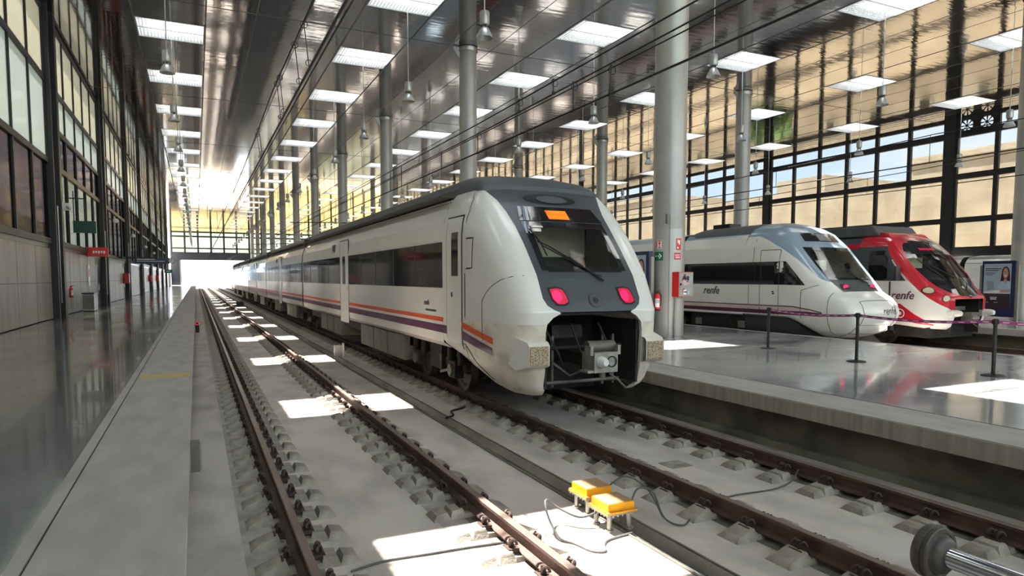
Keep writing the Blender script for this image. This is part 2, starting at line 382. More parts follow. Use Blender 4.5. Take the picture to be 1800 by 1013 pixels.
for k in range(-2, 9):
    yc = 33.0 + 15.4 * (k - 1); y0, y1 = yc, yc + 13.85; n = 5
    for i in range(n):
        a, c = y0 + (y1 - y0) * i / n + .03, y0 + (y1 - y0) * (i + 1) / n - .03
        if k >= 1 and i == n - 1: continue
        if a > YE - 2: continue
        b.box(XL - .1, XL, a, c, .03, 1.42, m_stone); b.box(XL - .1, XL, a, c, 1.435, 2.78, m_stone)
    b.box(XL - .12, XL + .02, y0, y1, 2.78, 3.05, m_blacks)
b.box(XL - .25, XL - .08, -8, YE, 0, 3.0, m_stonejoint)
struct(b.build('wall_left'))
di = 1
for k in range(1, 9):
    yc = 33.0 + 15.4 * (k - 1); y1 = yc + 13.85; y0 = y1 - 13.85 / 5
    if y1 > YE: continue
    b = MB(); b.box(XL - .06, XL, y0 + .02, y0 + .14, 0, 2.78, m_black); b.box(XL - .06, XL, y1 - .14, y1 - .02, 0, 2.78, m_black); b.box(XL - .06, XL, y0 + .14, y1 - .14, 2.4, 2.78, m_black)
    o = struct(b.build(f'door_{di}')); di += 1
    for s_ in (0, 1):
        a = y0 + .15 + s_ * 1.24; p = MB(); p.box(XL - .05, XL - .02, a, a + 1.22, .02, 2.4, m_blacks); p.box(XL - .02, XL + .03, a + (1.05 if s_ == 0 else .12), a + (1.08 if s_ == 0 else .15), .9, 1.3, m_steel); p.build('door_leaf', o)

# right wall
wi = 20
rows = [3.45, 5.5, 8.4, 11.2, 12.12]
for k in range(-2, 9):
    yc = 28.46 + 16 * k; y0, y1 = yc + .35, yc + 16 - .35
    if y0 > YE - 1: continue
    y1 = min(y1, YE)
    b = MB(); n = 6
    for i in range(n + 1):
        y = y0 + (y1 - y0) * i / n; b.box(XR - .08, XR + .12, y - .13, y + .13, 3.3, ZC, m_black)
    for z, h in ((3.45, .5), (5.5, .36), (8.4, .38), (11.2, .42), (12.17, .16)): b.box(XR - .1, XR + .14, y0, y1, z - h / 2, z + h / 2, m_black)
    o = struct(b.build(f'window_{wi}')); wi += 1
    p = MB(); p.box(XR + .02, XR + .03, y0, y1, 3.3, ZC, m_gl_tint); p.build('glass', o)
    # fan panel in the top pane next to the post (toward the camera)
    fy = yc - .35 - 1.3
    b = MB(); b.box(XR - .18, XR + .2, yc - .35, yc + .35, 0, ZC, m_black)
    t = tag(b.build('wall_post'), f'heavy black steel post of the right window wall, {nth(k + 3)} from the near end', 'post', 'black steel posts of the right wall')
    if k == 0:
        t = empty('ventilation_panel', 'black panel with two round spoked fans high in the right window wall', 'ventilator', (XR - .1, fy, 11.7))
        b = MB()
        for s_ in (-1, 1):
            cy = s_ * .62; R_ = .40; N_ = 24
            # plate around each round opening
            oct_ = []
            for q in range(N_):
                a = 2 * PI * q / N_; ca, sa = math.cos(a), math.sin(a); mx = max(abs(ca), abs(sa))
                oct_.append(((-.02, cy + R_ * ca, R_ * sa), (-.02, cy + .62 * ca / mx, .5 * sa / mx)))
            vs = [v for pr in oct_ for v in pr]
            b.add(vs, [(2 * q, 2 * q + 1, (2 * q + 3) % (2 * N_), (2 * q + 2) % (2 * N_)) for q in range(N_)], m_black)
        b.build('plate', t)
        for s_ in (-1, 1):
            b = MB(); cy = s_ * .62
            b.cyl((-.05, cy, 0), (.03, cy, 0), .09, m_black, 16)
            b.lathe([(.40, -.03), (.43, -.03), (.43, .03), (.40, .03), (.40, -.03)], m_black, org=(0, cy, 0), axis=(1, 0, 0), n=28)
            for q in range(8):
                a = 2 * PI * q / 8; d = Vector((0, math.cos(a), math.sin(a))); e = Vector((0, -math.sin(a), math.cos(a)))
                c0 = Vector((0, cy, 0)); b.add([c0 + d * .08 - e * .02, c0 + d * .08 + e * .02, c0 + d * .4 + e * .05, c0 + d * .4 - e * .05, c0 + d * .08 - e * .02 + Vector((.01, 0, 0)), c0 + d * .08 + e * .02 + Vector((.01, 0, 0)), c0 + d * .4 + e * .05 + Vector((.03, 0, 0)), c0 + d * .4 - e * .05 + Vector((.03, 0, 0))], [(0, 1, 2, 3), (4, 7, 6, 5), (0, 4, 5, 1), (2, 6, 7, 3), (1, 5, 6, 2), (0, 3, 7, 4)], m_black)
            b.build('fan', t)
b = MB(); b.box(XR - .05, XR + .2, -8, YE, ZB, 3.3, m_blacks); struct(b.build('wall_right'))
# end wall: glazed grid above a deep dark beam, open beneath
b = MB()
for k in range(19): x = -4.9 + 2.75 * k; b.box(x - .19, x + .19, YE - .15, YE + .15, 7.4 if x < 12.5 else 0, ZC, m_black)
for z, h in ((7.45, .3), (8.5, .3), (11.2, .35), (12.15, .2)): b.box(XL, XR, YE - .12, YE + .12, z - h / 2, z + h / 2, m_black)
for z, h in ((3.2, .3), (.3, .6)): b.box(12.2, XR, YE - .12, YE + .12, z - h / 2, z + h / 2, m_black)
b.box(XL, 12.2, YE - .3, YE + .3, 5.8, 7.4, m_blacks)
b.box(XL, -3.3, YE - .1, YE + .1, 0, 5.8, m_blacks); b.box(-3.3, -3.0, YE - .3, YE + .2, 0, 5.8, m_steel)
b.box(11.9, 12.2, YE - .2, YE + .2, 0, 5.8, m_steel)
o = struct(b.build('wall_back'))
p = MB(); p.box(XL, XR, YE - .01, YE + .01, 7.5, ZC, m_gl_green); p.box(12.2, XR, YE - .01, YE + .01, .6, 7.5, m_gl_green); p.build('glass', o)
b = MB(); b.box(XL - .6, XR + .6, -8.3, -8, ZB, 3.2, m_stone)
for k in range(20): x = XL + 2.72 * k; b.box(x - .1, x + .1, -8.25, -8.05, 3.2, ZC, m_black)
for z in (3.3, 6.2, 9.3, 12.1): b.box(XL, XR, -8.24, -8.06, z - .12, z + .12, m_black)
o = struct(b.build('wall_front')); MB().box(XL, XR, -8.16, -8.15, 3.2, ZC, m_gl_clear).build('glass', o)
# outside
b = MB(); b.box(-90, 200, YE, 420, ZB - .4, ZB - .05, m_out); b.box(XR + .3, 200, -60, YE, ZB - .4, ZB - .05, m_out); b.box(-90, XL - .7, -60, YE, ZB - .4, ZB - .05, m_out); b.box(-2.4, 12, YE - 4, YE + 1, ZB - .1, ZB + .02, m_out)
struct(b.build('floor_outdoor_yard'))
def building(name, label, boxes, m, wins=()):
    b = MB()
    for x in boxes: b.box(*x, m)
    o = tag(b.build(name), label, 'building')
    return o
t = empty('stone_building', 'long sunlit beige stone building outside the right window wall', 'building', (75, 60, ZB))
b = MB()
for y0, y1, z in ((-50, 50.5, 15.4), (50.5, 62, 13.0), (62, 70, 15.2), (70, 96, 13.6), (96, 150, 16.5), (150, 230, 14)): b.box(0, 14, y0 - 60, y1 - 60, 0, z - ZB, m_ext)
for y0, y1, z in ((-50, 50.5, 15.4), (96, 150, 16.5)): b.box(-.3, 0, y0 - 60, y1 - 60, z - ZB - .7, z - ZB - .2, m_ext)
b.build('facade', t)
for k in range(26):
    y = -44 + k * 6.2 - 60
    b = MB(); b.box(-.12, .02, y - .8, y + .8, 3.2, 5.6, m_ext2); b.box(-.16, -.1, y - .55, y + .55, 3.4, 5.4, m_tglass); b.build('window', t)
b = MB()
for y0, y1, z in ((-60, 40, 6.5), (40, 110, 9.), (110, 250, 7.)): b.box(-24, -18, y0, y1, ZB, z, m_ext2)
tag(b.build('plaster_building'), 'pale plastered building behind the left window wall', 'building')
b = MB()
for q in range(260):
    a = random.random() * 2 * PI; r = random.random() ** .5 * 2.6; z = random.random(); c = Vector((62 + r * math.cos(a) * (1 - z * .5), 60 + r * math.sin(a) * 1.4, 2.2 + z * 4.2))
    n_ = Vector((random.uniform(-1, 1), random.uniform(-1, 1), random.uniform(-1, 1))).normalized(); u = n_.orthogonal().normalized(); w = n_.cross(u); s_ = .45
    b.add([c - u * s_ - w * s_, c + u * s_ - w * s_, c + u * s_ + w * s_, c - u * s_ + w * s_], [(0, 1, 2, 3)], m_leaf)
t = empty('tree', 'green leafy tree outside the right windows in front of the stone building', 'tree', (62, 60, ZB))
b.build('foliage', t, off=(62, 60, ZB)).location = (0, 0, 0)
b = MB(); b.cyl((0, 0, -.1), (0, 0, 4.5), .25, M('bark', (.12, .08, .05), .9), 8); b.build('trunk', t)
for k, (x, y) in enumerate([(-1.5, 190), (3.2, 196), (9.6, 188), (6.5, 230)]):
    b = MB(); b.cyl((0, 0, 0), (0, 0, 8), .14, m_steel, 8); b.box(-.3, .3, -.3, .3, 0, .3, m_edge)
    tag(b.build('yard_mast', loc=(x, y, ZB)), f'thin grey mast in the bright yard beyond the end beam, {nth(k + 1)} from the left', 'mast', 'masts in the yard beyond the hall')
t = empty('yard_canopy', 'low grey canopy in the bright yard beyond the hall mouth', 'canopy', (15, 206, ZB))
b = MB(); b.box(-5, 5, -12, 12, 4.4, 4.7, m_steel); b.build('canopy_roof', t)
for s_ in (-1, 1): b = MB(); b.cyl((s_ * 4, 0, 0), (s_ * 4, 0, 4.4), .15, m_steel, 8); b.build('canopy_post', t)

# ------------------------------------------------------------------ tracks
RX = [(.72, 'leftmost rail, beside the left platform'), (2.455, 'rail in the sun patches, right rail of the empty track'), (4.61, 'rail under the left wheels of the near train'), (6.34, 'rail along the foot of the middle platform wall')]
RX2 = [(16.23, 'left rail under the white train of the far tracks'), (17.97, 'right rail under the white train of the far tracks'), (20.63, 'left rail under the red train'), (22.37, 'right rail under the red train, before the right platform')]
def rail(x, lab, y0=.4):
    h = .16; b = MB()
    web = [(-.075, -h), (.075, -h), (.075, -h + .012), (.012, -h + .03), (.012, -.045), (.036, -.034), (.036, -.006), (.028, 0), (-.028, 0), (-.036, -.006), (-.036, -.034), (-.012, -.045), (-.012, -h + .03), (-.075, -h + .012)]
    n = len(web)
    vs = [(a, y0, z) for a, z in web] + [(a, YE + 30, z) for a, z in web]
    for i in range(n):
        top = i in (6, 7, 8)
        b.add([vs[i], vs[(i + 1) % n], vs[n + (i + 1) % n], vs[n + i]], [(0, 1, 2, 3)], m_railtop if top else m_rust)
    b.add(vs, [tuple(range(n)), tuple(range(2 * n - 1, n - 1, -1))], m_rust)
    return tag(b.build('rail', loc=(x, 0, ZR)), lab, 'rail', 'rails of the hall')
for x, l in RX: rail(x, 'rusty brown ' + l)
for x, l in RX2: rail(x, 'dark steel ' + l, -6)
def block_mb(inner):
    """concrete block under a rail: long wedge outside, two humps inside (inner = +1/-1 points to track centre)"""
    b = MB(); s_ = inner; w = .135
    def wedge(xa, za, xb, zb, x0b, x1b, w0, w1, m):
        vs = [(s_ * x0b, -w1, 0), (s_ * x1b, -w1, 0), (s_ * x1b, w1, 0), (s_ * x0b, w1, 0), (s_ * xa, -w0, za), (s_ * xb, -w0, zb), (s_ * xb, w0, zb), (s_ * xa, w0, za)]
        b.add(vs, [(0, 1, 2, 3), (4, 7, 6, 5), (0, 4, 5, 1), (1, 5, 6, 2), (2, 6, 7, 3), (3, 7, 4, 0)], m)
    wedge(-.32, .035, -.14, .10, -.37, -.10, .10, w, m_block)
    wedge(-.13, .045, .13, .045, -.14, .14, .12, w, m_block)
    wedge(.15, .085, .26, .075, .12, .29, .095, w, m_block)
    wedge(.31, .07, .42, .05, .28, .46, .09, w, m_block)
    return b
def clip_mb(s_):
    b = MB(); pts = []
    for i in range(19):
        a = i / 18 * 2 * PI * 1.5
        pts.append((s_ * (.10 + .045 * (.5 - .5 * math.cos(a))), -.065 + .13 * i / 18, .125 + .038 * math.sin(a)))
    b.tube(pts, .0125, m_clip, 6)
    b.cyl((s_ * .125, 0, .08), (s_ * .125, 0, .165), .020, m_clip, 6)
    b.box(*sorted((s_ * .075, s_ * .17)), -.065, .065, .06, .095, m_clip)
    return b
def make_sleeper(x1, x2, name, label, group, y):
    t = empty(name, label, 'sleeper', ((x1 + x2) / 2, y, ZB), group)
    for x, s_ in ((x1, 1), (x2, -1)):
        o = block_mb(s_).build('block', t, loc=(x - (x1 + x2) / 2, 0, 0)); [clip_mb(q).build('rail_clip', t, 40, loc=(x - (x1 + x2) / 2, 0, 0)) for q in (-1, 1)]
    return t
SP = .575
for x1, x2, nm, y0 in ((.72, 2.455, 'empty track beside the left platform', 4.35), (4.61, 6.34, 'near train track', 1.55)):
    n1 = 44; N = 148; grp = 'concrete sleepers of the ' + nm
    base = make_sleeper(x1, x2, 'railway_sleeper', f'concrete sleeper of the {nm}, first from the camera', grp, y0)
    for i in range(1, n1): copy_tree(base, ((x1 + x2) / 2, y0 + SP * i, ZB), f'concrete sleeper of the {nm}, {nth(i + 1)} from the camera')
    b = MB(); a1 = block_mb(1); a2 = block_mb(-1)
    for aa, dx in ((a1, -(x2 - x1) / 2), (a2, (x2 - x1) / 2)):
        b.add([(v[0] + dx, v[1], v[2]) for v in aa.v], aa.f, m_block)
        for s_ in (-1, 1): b.box(dx + s_ * .12 - .04, dx + s_ * .12 + .04, -.06, .06, .06, .15, m_clip)
    b.box(-.8, .8, -.04, .04, -.05, .001, m_block)
    far = b.build('railway_sleeper'); far.location = ((x1 + x2) / 2, y0 + SP * n1, ZB)
    tag(far, f'concrete sleeper of the {nm}, {nth(n1 + 1)} from the camera', 'sleeper', grp)
    for i in range(n1 + 1, N):
        c = far.copy(); COL.objects.link(c); c.location = ((x1 + x2) / 2, y0 + SP * i, ZB); c['label'] = f'concrete sleeper of the {nm}, {nth(i + 1)} from the camera'
    st = MB()
    for i in range(N, 285):
        st.add([(v[0], v[1] + SP * (i - N), v[2]) for v in b.v], b.f, m_block)
    tag(st.build('far_sleepers', loc=((x1 + x2) / 2, y0 + SP * N, ZB)), f'row of far concrete sleepers ending the {nm}', 'sleepers', kind='stuff')
# point machine beside the empty track far away
b = MB(); b.box(2.95, 3.5, 60, 60.9, 0, .35, m_black); b.box(3.0, 3.45, 60.1, 60.8, .35, .42, m_black); b.cyl((2.97, 60.3, .1), (2.75, 60.3, .1), .03, m_black, 8); b.cyl((2.97, 60.6, .1), (2.75, 60.6, .1), .03, m_black, 8)
tag(b.build('point_machine', loc=(.05, 0, ZB)), 'dark point machine beside the empty track in the distance', 'point machine')
# small signal by the left platform edge
b = empty('ground_signal', 'small red lit ground signal hanging at the left platform edge', 'signal', (-.02, 30, -.30))
m_ = MB(); m_.box(-.07, .07, -.06, .06, -.32, .0, m_black); m_.build('housing', b); m_ = MB(); m_.lathe([(.0, -.02), (.055, 0), (.065, .03)], m_redl, org=(0, -.06, .06), axis=(0, -1, 0), n=14); m_.cyl((0, .06, .06), (0, -.06, .06), .075, m_black, 14); m_.build('lens', b)
b = MB(); b.box(-.11, -.02, 7.55, 7.75, -.42, -.12, m_ubox); b.box(-.02, -.005, 7.57, 7.73, -.40, -.14, m_galv); tag(b.build('junction_box'), 'grey junction box fixed below the left platform edge', 'box')
b = MB(); b.box(-.12, .12, -.05, .05, 0, .34, m_edge); b.box(.12, .17, -.07, .07, 0, .40, m_wsign); tag(b.build('marker_stone', loc=(3.8, 20.2, ZB)), 'short pale marker stone beside the near train track', 'marker')
# yellow trackside detectors
def detector(x, y, lab):
    t = empty('track_detector', lab, 'detector', (x, y, ZB), 'yellow track detectors')
    b = MB()
    for s_ in (-1, 1):
        for q in (-1, 1): b.cyl((s_ * .11, q * .11, 0), (s_ * .11, q * .11, .17), .022, m_galv, 10); b.cyl((s_ * .11, q * .11, 0), (s_ * .11, q * .11, .02), .04, m_galv, 10)
    b.box(-.14, .14, -.14, .14, .158, .17, m_galv); b.build('stand', t, 30)
    b = MB(); b.box(-.17, .17, -.17, .17, .165, .178, m_galv)
    for i in range(7):
        for s_ in (-1, 1): b.cyl((-.15 + .05 * i, s_ * .16, .150), (-.15 + .05 * i, s_ * .16, .20), .009, m_galv, 6); b.cyl((s_ * .16, -.15 + .05 * i, .150), (s_ * .16, -.15 + .05 * i, .20), .009, m_galv, 6)
    b.build('bolted_plate', t)
    b = MB(); b.box(-.168, .168, -.168, .168, .178, .196, m_yel); b.build('flange', t)
    b = MB(); b.box(-.145, .145, -.145, .145, .196, .268, m_yel); b.box(-.140, .140, -.140, .140, .268, .274, m_yeltop); b.build('housing', t, bev=.006)
    return t
detector(3.505, 5.15, 'yellow box-shaped track detector on bolted stand, nearer of the pair')
detector(3.565, 5.62, 'yellow box-shaped track detector on bolted stand, farther of the pair')
def spl(pts, n=8):
    out = []; P = [Vector(p) for p in pts]; P = [P[0]] + P + [P[-1]]
    for i in range(1, len(P) - 2):
        for k in range(n):
            t = k / n; a, b_, c, d = P[i - 1:i + 3]
            out.append(.5 * ((2 * b_) + (-a + c) * t + (2 * a - 5 * b_ + 4 * c - d) * t * t + (-a + 3 * b_ - 3 * c + d) * t ** 3))
    out.append(P[-2]); return out
def cable(pts, r, lab, m=m_cable, n=8, cat='cable'):
    b = MB(); b.tube(spl(pts, n), r, m, 8); return tag(b.build('cable' if cat == 'cable' else cat, smooth=60), lab, cat)
z = ZB + .012
cable([(3.36, 5.2, ZB + .14), (3.2, 5.25, ZB + .10), (3.06, 5.42, ZB + .16), (2.95, 5.45, ZB + .24), (2.86, 5.25, ZB + .17), (2.87, 5.05, ZB + .03), (2.95, 4.92, z), (3.0, 4.72, z), (3.1, 4.66, z), (3.17, 4.78, z), (3.28, 4.86, z), (3.55, 4.9, z)], .011, 'grey looped cable leaving the detectors across the sun patch')
cable([(3.7, 5.15, ZB + .14), (3.9, 5.3, ZB + .26), (4.05, 5.25, ZB + .22), (4.0, 5.0, ZB + .05), (4.1, 4.85, z), (4.35, 5.0, z), (4.62, 5.1, z)], .009, 'dark cable looping from the detectors to the near train track')
cable([(3.7, 5.62, ZB + .16), (3.95, 5.6, ZB + .30), (4.1, 5.4, ZB + .2), (4.04, 5.08, ZB + .03)], .008, 'thin dark cable arching from the farther detector')
cable([(1.05, 5.2, z), (1.35, 5.28, z), (1.7, 5.26, z), (2.05, 5.24, z), (2.42, 5.2, z)], .010, 'dark cable crossing the sun patch between the rails of the empty track')
cable([(4.75, 5.25, z), (5.2, 5.3, z), (5.7, 5.27, z), (6.0, 5.3, z + .03), (6.2, 5.4, z + .06), (6.3, 5.45, z + .1)], .010, 'dark cable crossing between the rails before the near train')
cable([(3.60, 1.0, ZB - .07), (3.60, 3, ZB - .065), (3.60, 4.5, ZB - .07), (3.60, 5.0, ZB - .06)], .04, 'grey duct pipe lying in the cable trench', m_pipe, cat='pipe')
cable([(3.70, 1.0, ZB - .10), (3.71, 3, ZB - .10), (3.69, 4.7, ZB - .10)], .025, 'thinner dark cable lying in the cable trench beside the duct pipe', m_cable)
cable([(3.72, 10.4, z), (3.9, 10.55, z), (4.0, 10.9, z), (4.3, 11.1, z), (4.5, 11.5, z)], .02, 'black cable snaking from trench to rail before the train nose', m_black)
b = MB(); b.box(3.50, 3.52, 1, 60, ZB, ZB + .014, m_pwall); b.box(3.78, 3.80, 1, 60, ZB, ZB + .014, m_pwall); b.box(3.5, 3.8, 60, 60.02, ZB, ZB + .014, m_pwall); tag(b.build('trench_edging'), 'dark edging of the narrow cable trench between tracks', 'trench edge')
b = MB(); b.box(-.16, .16, -.14, .14, 0, .008, m_block); tag(b.build('drain_cover', loc=(5.40, 6.55, ZB)), 'flat square drain cover between the rails before the train', 'drain cover')
for k, (x0, y0, l) in enumerate([(7.27, 9.4, 'nearer'), (7.27, 10.6, 'farther')]):
    b = MB(); b.box(-.05, .0, -.1, .1, 0, .3, m_ubox); tag(b.build('wall_box', loc=(x0 + .03, y0, ZB + .15)), f'small grey box on the middle platform wall, {l} of the two', 'box')

# hydraulic buffer in the lower right corner
t = empty('hydraulic_buffer', 'hydraulic buffer with black round head and chrome rod, lower right corner', 'buffer', (4.1, 0, -.10))
b = MB(); b.lathe([(.0, 2.57), (.12, 2.565), (.155, 2.555), (.166, 2.54), (.168, 2.52), (.166, 2.505), (.156, 2.502), (.154, 2.49), (.162, 2.487), (.163, 2.465), (.157, 2.458), (.135, 2.456), (.128, 2.462), (.122, 2.456), (.118, 2.44), (.105, 2.42), (.085, 2.41), (.064, 2.408)], m_rubber, axis=(0, 1, 0), n=56); b.build('buffer_head', t, 35)
b = MB(); b.lathe([(.064, 2.42), (.064, .9)], m_chrome, axis=(0, 1, 0), n=40); b.build('piston_rod', t, 35)
b = MB(); b.lathe([(.052, 1.0), (.10, 1.0), (.105, .98), (.105, .2), (.0, .2)], m_rubber, axis=(0, 1, 0), n=32); b.build('cylinder', t, 35)
b = MB(); b.box(-.2, .2, .1, .5, ZB + .10, -.04, m_ubox); b.build('support', t)

# ------------------------------------------------------------------ train bodies
def sup(a, p): return math.sin(a) ** (2 / p), 1 - math.cos(a) ** (2 / p)
class Nose:
    """skin of a cab end. tables are by height z; y grows away from the camera"""
    def __init__(s, xc, yf, hm, hs, yr, zb, bulge, p=2.5, zk=.5, zmin=-.17):
        s.xc, s.yf, s.hm, s.hs, s.yr, s.zb, s.bulge, s.p, s.zk, s.zmin = xc, yf, hm, hs, yr, zb, bulge, p, zk, zmin
    def xs(s, y, z):
        yf, yr, hm, hs = interp(s.yf, z), interp(s.yr, z), interp(s.hm, z), interp(s.hs, z)
        t = (y - yf) / (yr - yf)
        if t <= 0: return hm
        if t >= 1: return hs
        return hm + (hs - hm) * (1 - (1 - t) ** s.p) ** (1 / s.p)
    def cheek(s, a, z):
        yf, yr, hm, hs = interp(s.yf, z), interp(s.yr, z), interp(s.hm, z), interp(s.hs, z)
        u, v = sup(a, s.p); return hm + (hs - hm) * u, yf + (yr - yf) * v
    def apar(s, y, z):
        yf, yr = interp(s.yf, z), interp(s.yr, z); t = min(max((y - yf) / (yr - yf), 0), 1)
        return math.acos((1 - t) ** (s.p / 2))
    def front(s, x, z):
        hm = interp(s.hm, z); return interp(s.yf, z) - interp(s.bulge, z) * (1 - (x / hm) ** 2)
    def zz(s, y, z):
        if z >= s.zk: return z
        k = (s.zk - interp(s.zb, y)) / (s.zk - s.zmin); return s.zk - (s.zk - z) * k
    def skin(s, zs, y1, sigma, matf, nc=22, split=None):
        """cheek and side on one side from mask edge to y1. matf(y,z,part)"""
        b = MB(); rows = []
        for z in zs:
            r = []
            for i in range(nc + 1):
                x, y = s.cheek(PI / 2 * i / nc, z) if not split else s.cheek(split(z) * (i / 6) if i <= 6 else split(z) + (PI / 2 - split(z)) * (i - 6) / (nc - 6), z)
                r.append((x, y))
            if y1 > r[-1][1] + .01: r.append((r[-1][0], y1))
            else: r.append((r[-1][0], r[-1][1] + .01))
            rows.append(r)
        for j in range(len(zs) - 1):
            for i in range(len(rows[0]) - 1):
                q = [(rows[j][i], zs[j]), (rows[j][i + 1], zs[j]), (rows[j + 1][i + 1], zs[j + 1]), (rows[j + 1][i], zs[j + 1])]
                vs = [(s.xc + sigma * p[0], p[1], s.zz(p[1], z)) for p, z in q]
                b.add(vs, [(0, 1, 2, 3)], matf((q[0][0][1] + q[2][0][1]) / 2, (zs[j] + zs[j + 1]) / 2, i, sigma))
        return b
    def face(s, zs, matf, nx=14, x0=-1, x1=1, off=0., tab=None):
        b = MB()
        for j in range(len(zs) - 1):
            for i in range(nx):
                vs = []
                for (k, zz_) in ((i, zs[j]), (i + 1, zs[j]), (i + 1, zs[j + 1]), (i, zs[j + 1])):
                    x = (x0 + (x1 - x0) * k / nx) * interp(tab or s.hm, zz_); vs.append((s.xc + x, s.front(x, zz_) - off, zz_))
                b.add(vs, [(0, 1, 2, 3)], matf(vs[0][0] - s.xc, (zs[j] + zs[j + 1]) / 2))
        return b
    def strip(s, cols, m, sigma=-1, off=.006, nz=3, b=None):
        """patch on the side surface: cols = [(y, zlow, zhigh)]"""
        b = b or MB(); g = []
        fine = []
        for (a, c) in zip(cols, cols[1:]):
            n = max(1, int(abs(c[0] - a[0]) / .12)); n = min(n, 12)
            for k in range(n): t = k / n; fine.append(tuple(a[i] + (c[i] - a[i]) * t for i in range(3)))
        fine.append(cols[-1])
        for y, z0, z1 in fine:
            g.append([(s.xc + sigma * (s.xs(y, z0 + (z1 - z0) * k / nz) + off), y - off * .6 * (1 if s.xs(y, z0) < interp(s.hs, z0) - .02 else 0), s.zz(y, z0 + (z1 - z0) * k / nz)) for k in range(nz + 1)])
        for a, c in zip(g, g[1:]):
            for k in range(nz): b.add([a[k], c[k], c[k + 1], a[k + 1]], [(0, 1, 2, 3)], m)
        return b
def surfline(N, pts, s_, r=.006, off=.002, m=None, b=None):
    b = b or MB(); out = []
    for (ya, za), (yb, zb_) in zip(pts, pts[1:]):
        k = max(1, int(math.hypot(yb - ya, zb_ - za) / .08))
        for i in range(k): t = i / k; out.append((ya + (yb - ya) * t, za + (zb_ - za) * t))
    out.append(pts[-1])
    b.tube([(N.xc + s_ * (N.xs(y, z) + off), y - off, N.zz(y, z)) for y, z in out], r, m or m_seamd, 5); return b
def project_text(o, N, x0, z0, w):
    for v in o.data.vertices:
        x = x0 + v.co.x; z = z0 + v.co.y; p = nosept(N, x, z, .004 + max(0, v.co.z)); v.co = Vector(p)
    o.matrix_world = Matrix.Identity(4)
def weld(o, d=.0005):
    bm = bmesh.new(); bm.from_mesh(o.data); bmesh.ops.remove_doubles(bm, verts=bm.verts, dist=d); bmesh.ops.recalc_face_normals(bm, faces=bm.faces); bm.to_mesh(o.data); bm.free()
    o.data.polygons.foreach_set('use_smooth', [True] * len(o.data.polygons)); o.data.set_sharp_from_angle(angle=math.radians(38)); return o
def joinb(*bs):
    o = MB()
    for b in bs:
        for f, mi in zip(b.f, b.m): o.add([b.v[i] for i in f], [tuple(range(len(f)))], b.mats[mi])
    return o
def car_shell(xc, prof, y0, y1, mf):
    """closed extruded carriage; prof = half profile (x, z) from sill to roof centre"""
    full = [(-x, z) for x, z in prof] + [(x, z) for x, z in reversed(prof[:-1])]
    b = MB(); n = len(full)
    for i in range(n - 1):
        (xa, za), (xb, zb_) = full[i], full[i + 1]
        b.add([(xc + xa, y0, za), (xc + xa, y1, za), (xc + xb, y1, zb_), (xc + xb, y0, zb_)], [(0, 1, 2, 3)], mf((za + zb_) / 2))
    for y in (y0, y1): b.add([(xc + x, y, z) for x, z in full], [tuple(range(n))], m_under)
    b.add([(xc + full[0][0], y0, full[0][1]), (xc + full[0][0], y1, full[0][1]), (xc + full[-1][0], y1, full[-1][1]), (xc + full[-1][0], y0, full[-1][1])], [(0, 1, 2, 3)], m_under)
    return b
def bogie(parent, xc, yc, wb=2.2, r=.43):
    b = MB()
    for s_ in (-1, 1):
        b.box(xc + s_ * .98 - .06, xc + s_ * .98 + .06, yc - wb / 2 - .35, yc + wb / 2 + .35, -.12, .06, m_under)
        b.box(xc + s_ * 1.05 - .07, xc + s_ * 1.05 + .07, yc - .35, yc + .35, -.2, .3, m_under)
        for q in (-1, 1):
            yy = yc + q * wb / 2
            b.box(xc + s_ * 1.1 - .09, xc + s_ * 1.1 + .09, yy - .17, yy + .17, -.26, .05, m_under)
            b.cyl((xc + s_ * 1.1, yy + .28, .0), (xc + s_ * 1.1, yy + .28, .34), .07, m_under, 12); b.cyl((xc + s_ * 1.1, yy - .28, .0), (xc + s_ * 1.1, yy - .28, .34), .07, m_under, 12)
            b.cyl((xc + s_ * 1.18, yy, -.11), (xc + s_ * 1.24, yy, -.11), .11, m_coup, 14)
            b.tube([(xc + s_ * 1.2, yy + .05, -.1), (xc + s_ * 1.22, yy + .5, -.2), (xc + s_ * 1.15, yy + .7, .1)], .03, m_coup, 6)
    b.box(xc - .9, xc + .9, yc - .25, yc + .25, -.1, .25, m_under)
    bg = b.build('bogie', parent, 30); bg.matrix_parent_inverse = Matrix.Translation(parent.location).inverted()
    for q in (-1, 1):
        b = MB(); yy = yc + q * wb / 2; b.cyl((xc - .9, yy, -.11), (xc + .9, yy, -.11), .08, m_wheel, 12)
        for s_ in (-1, 1):
            b.lathe([(.02, .0), (.28, .0), (.33, .03), (r - .04, .03), (r - .01, .06), (r, .0), (r + .025, -.07), (r - .08, -.08), (.1, -.08)], m_wheel, org=(xc + s_ * .90, yy, ZR + r), axis=(s_, 0, 0), n=32)
        b.build('wheelset', bg, 30)
def renfe(parent, x, y, z, size, m, sg=-1, slant=.0, name='lettering', mat4=None):
    mt = mat4 or face_mat((x, y, z), (0, sg, 0) if sg < 0 else (0, 1, 0), (0, 0, 1))
    return text_mesh(name, 'renfe', size, m, parent, mt, .003, .28, size * .012)

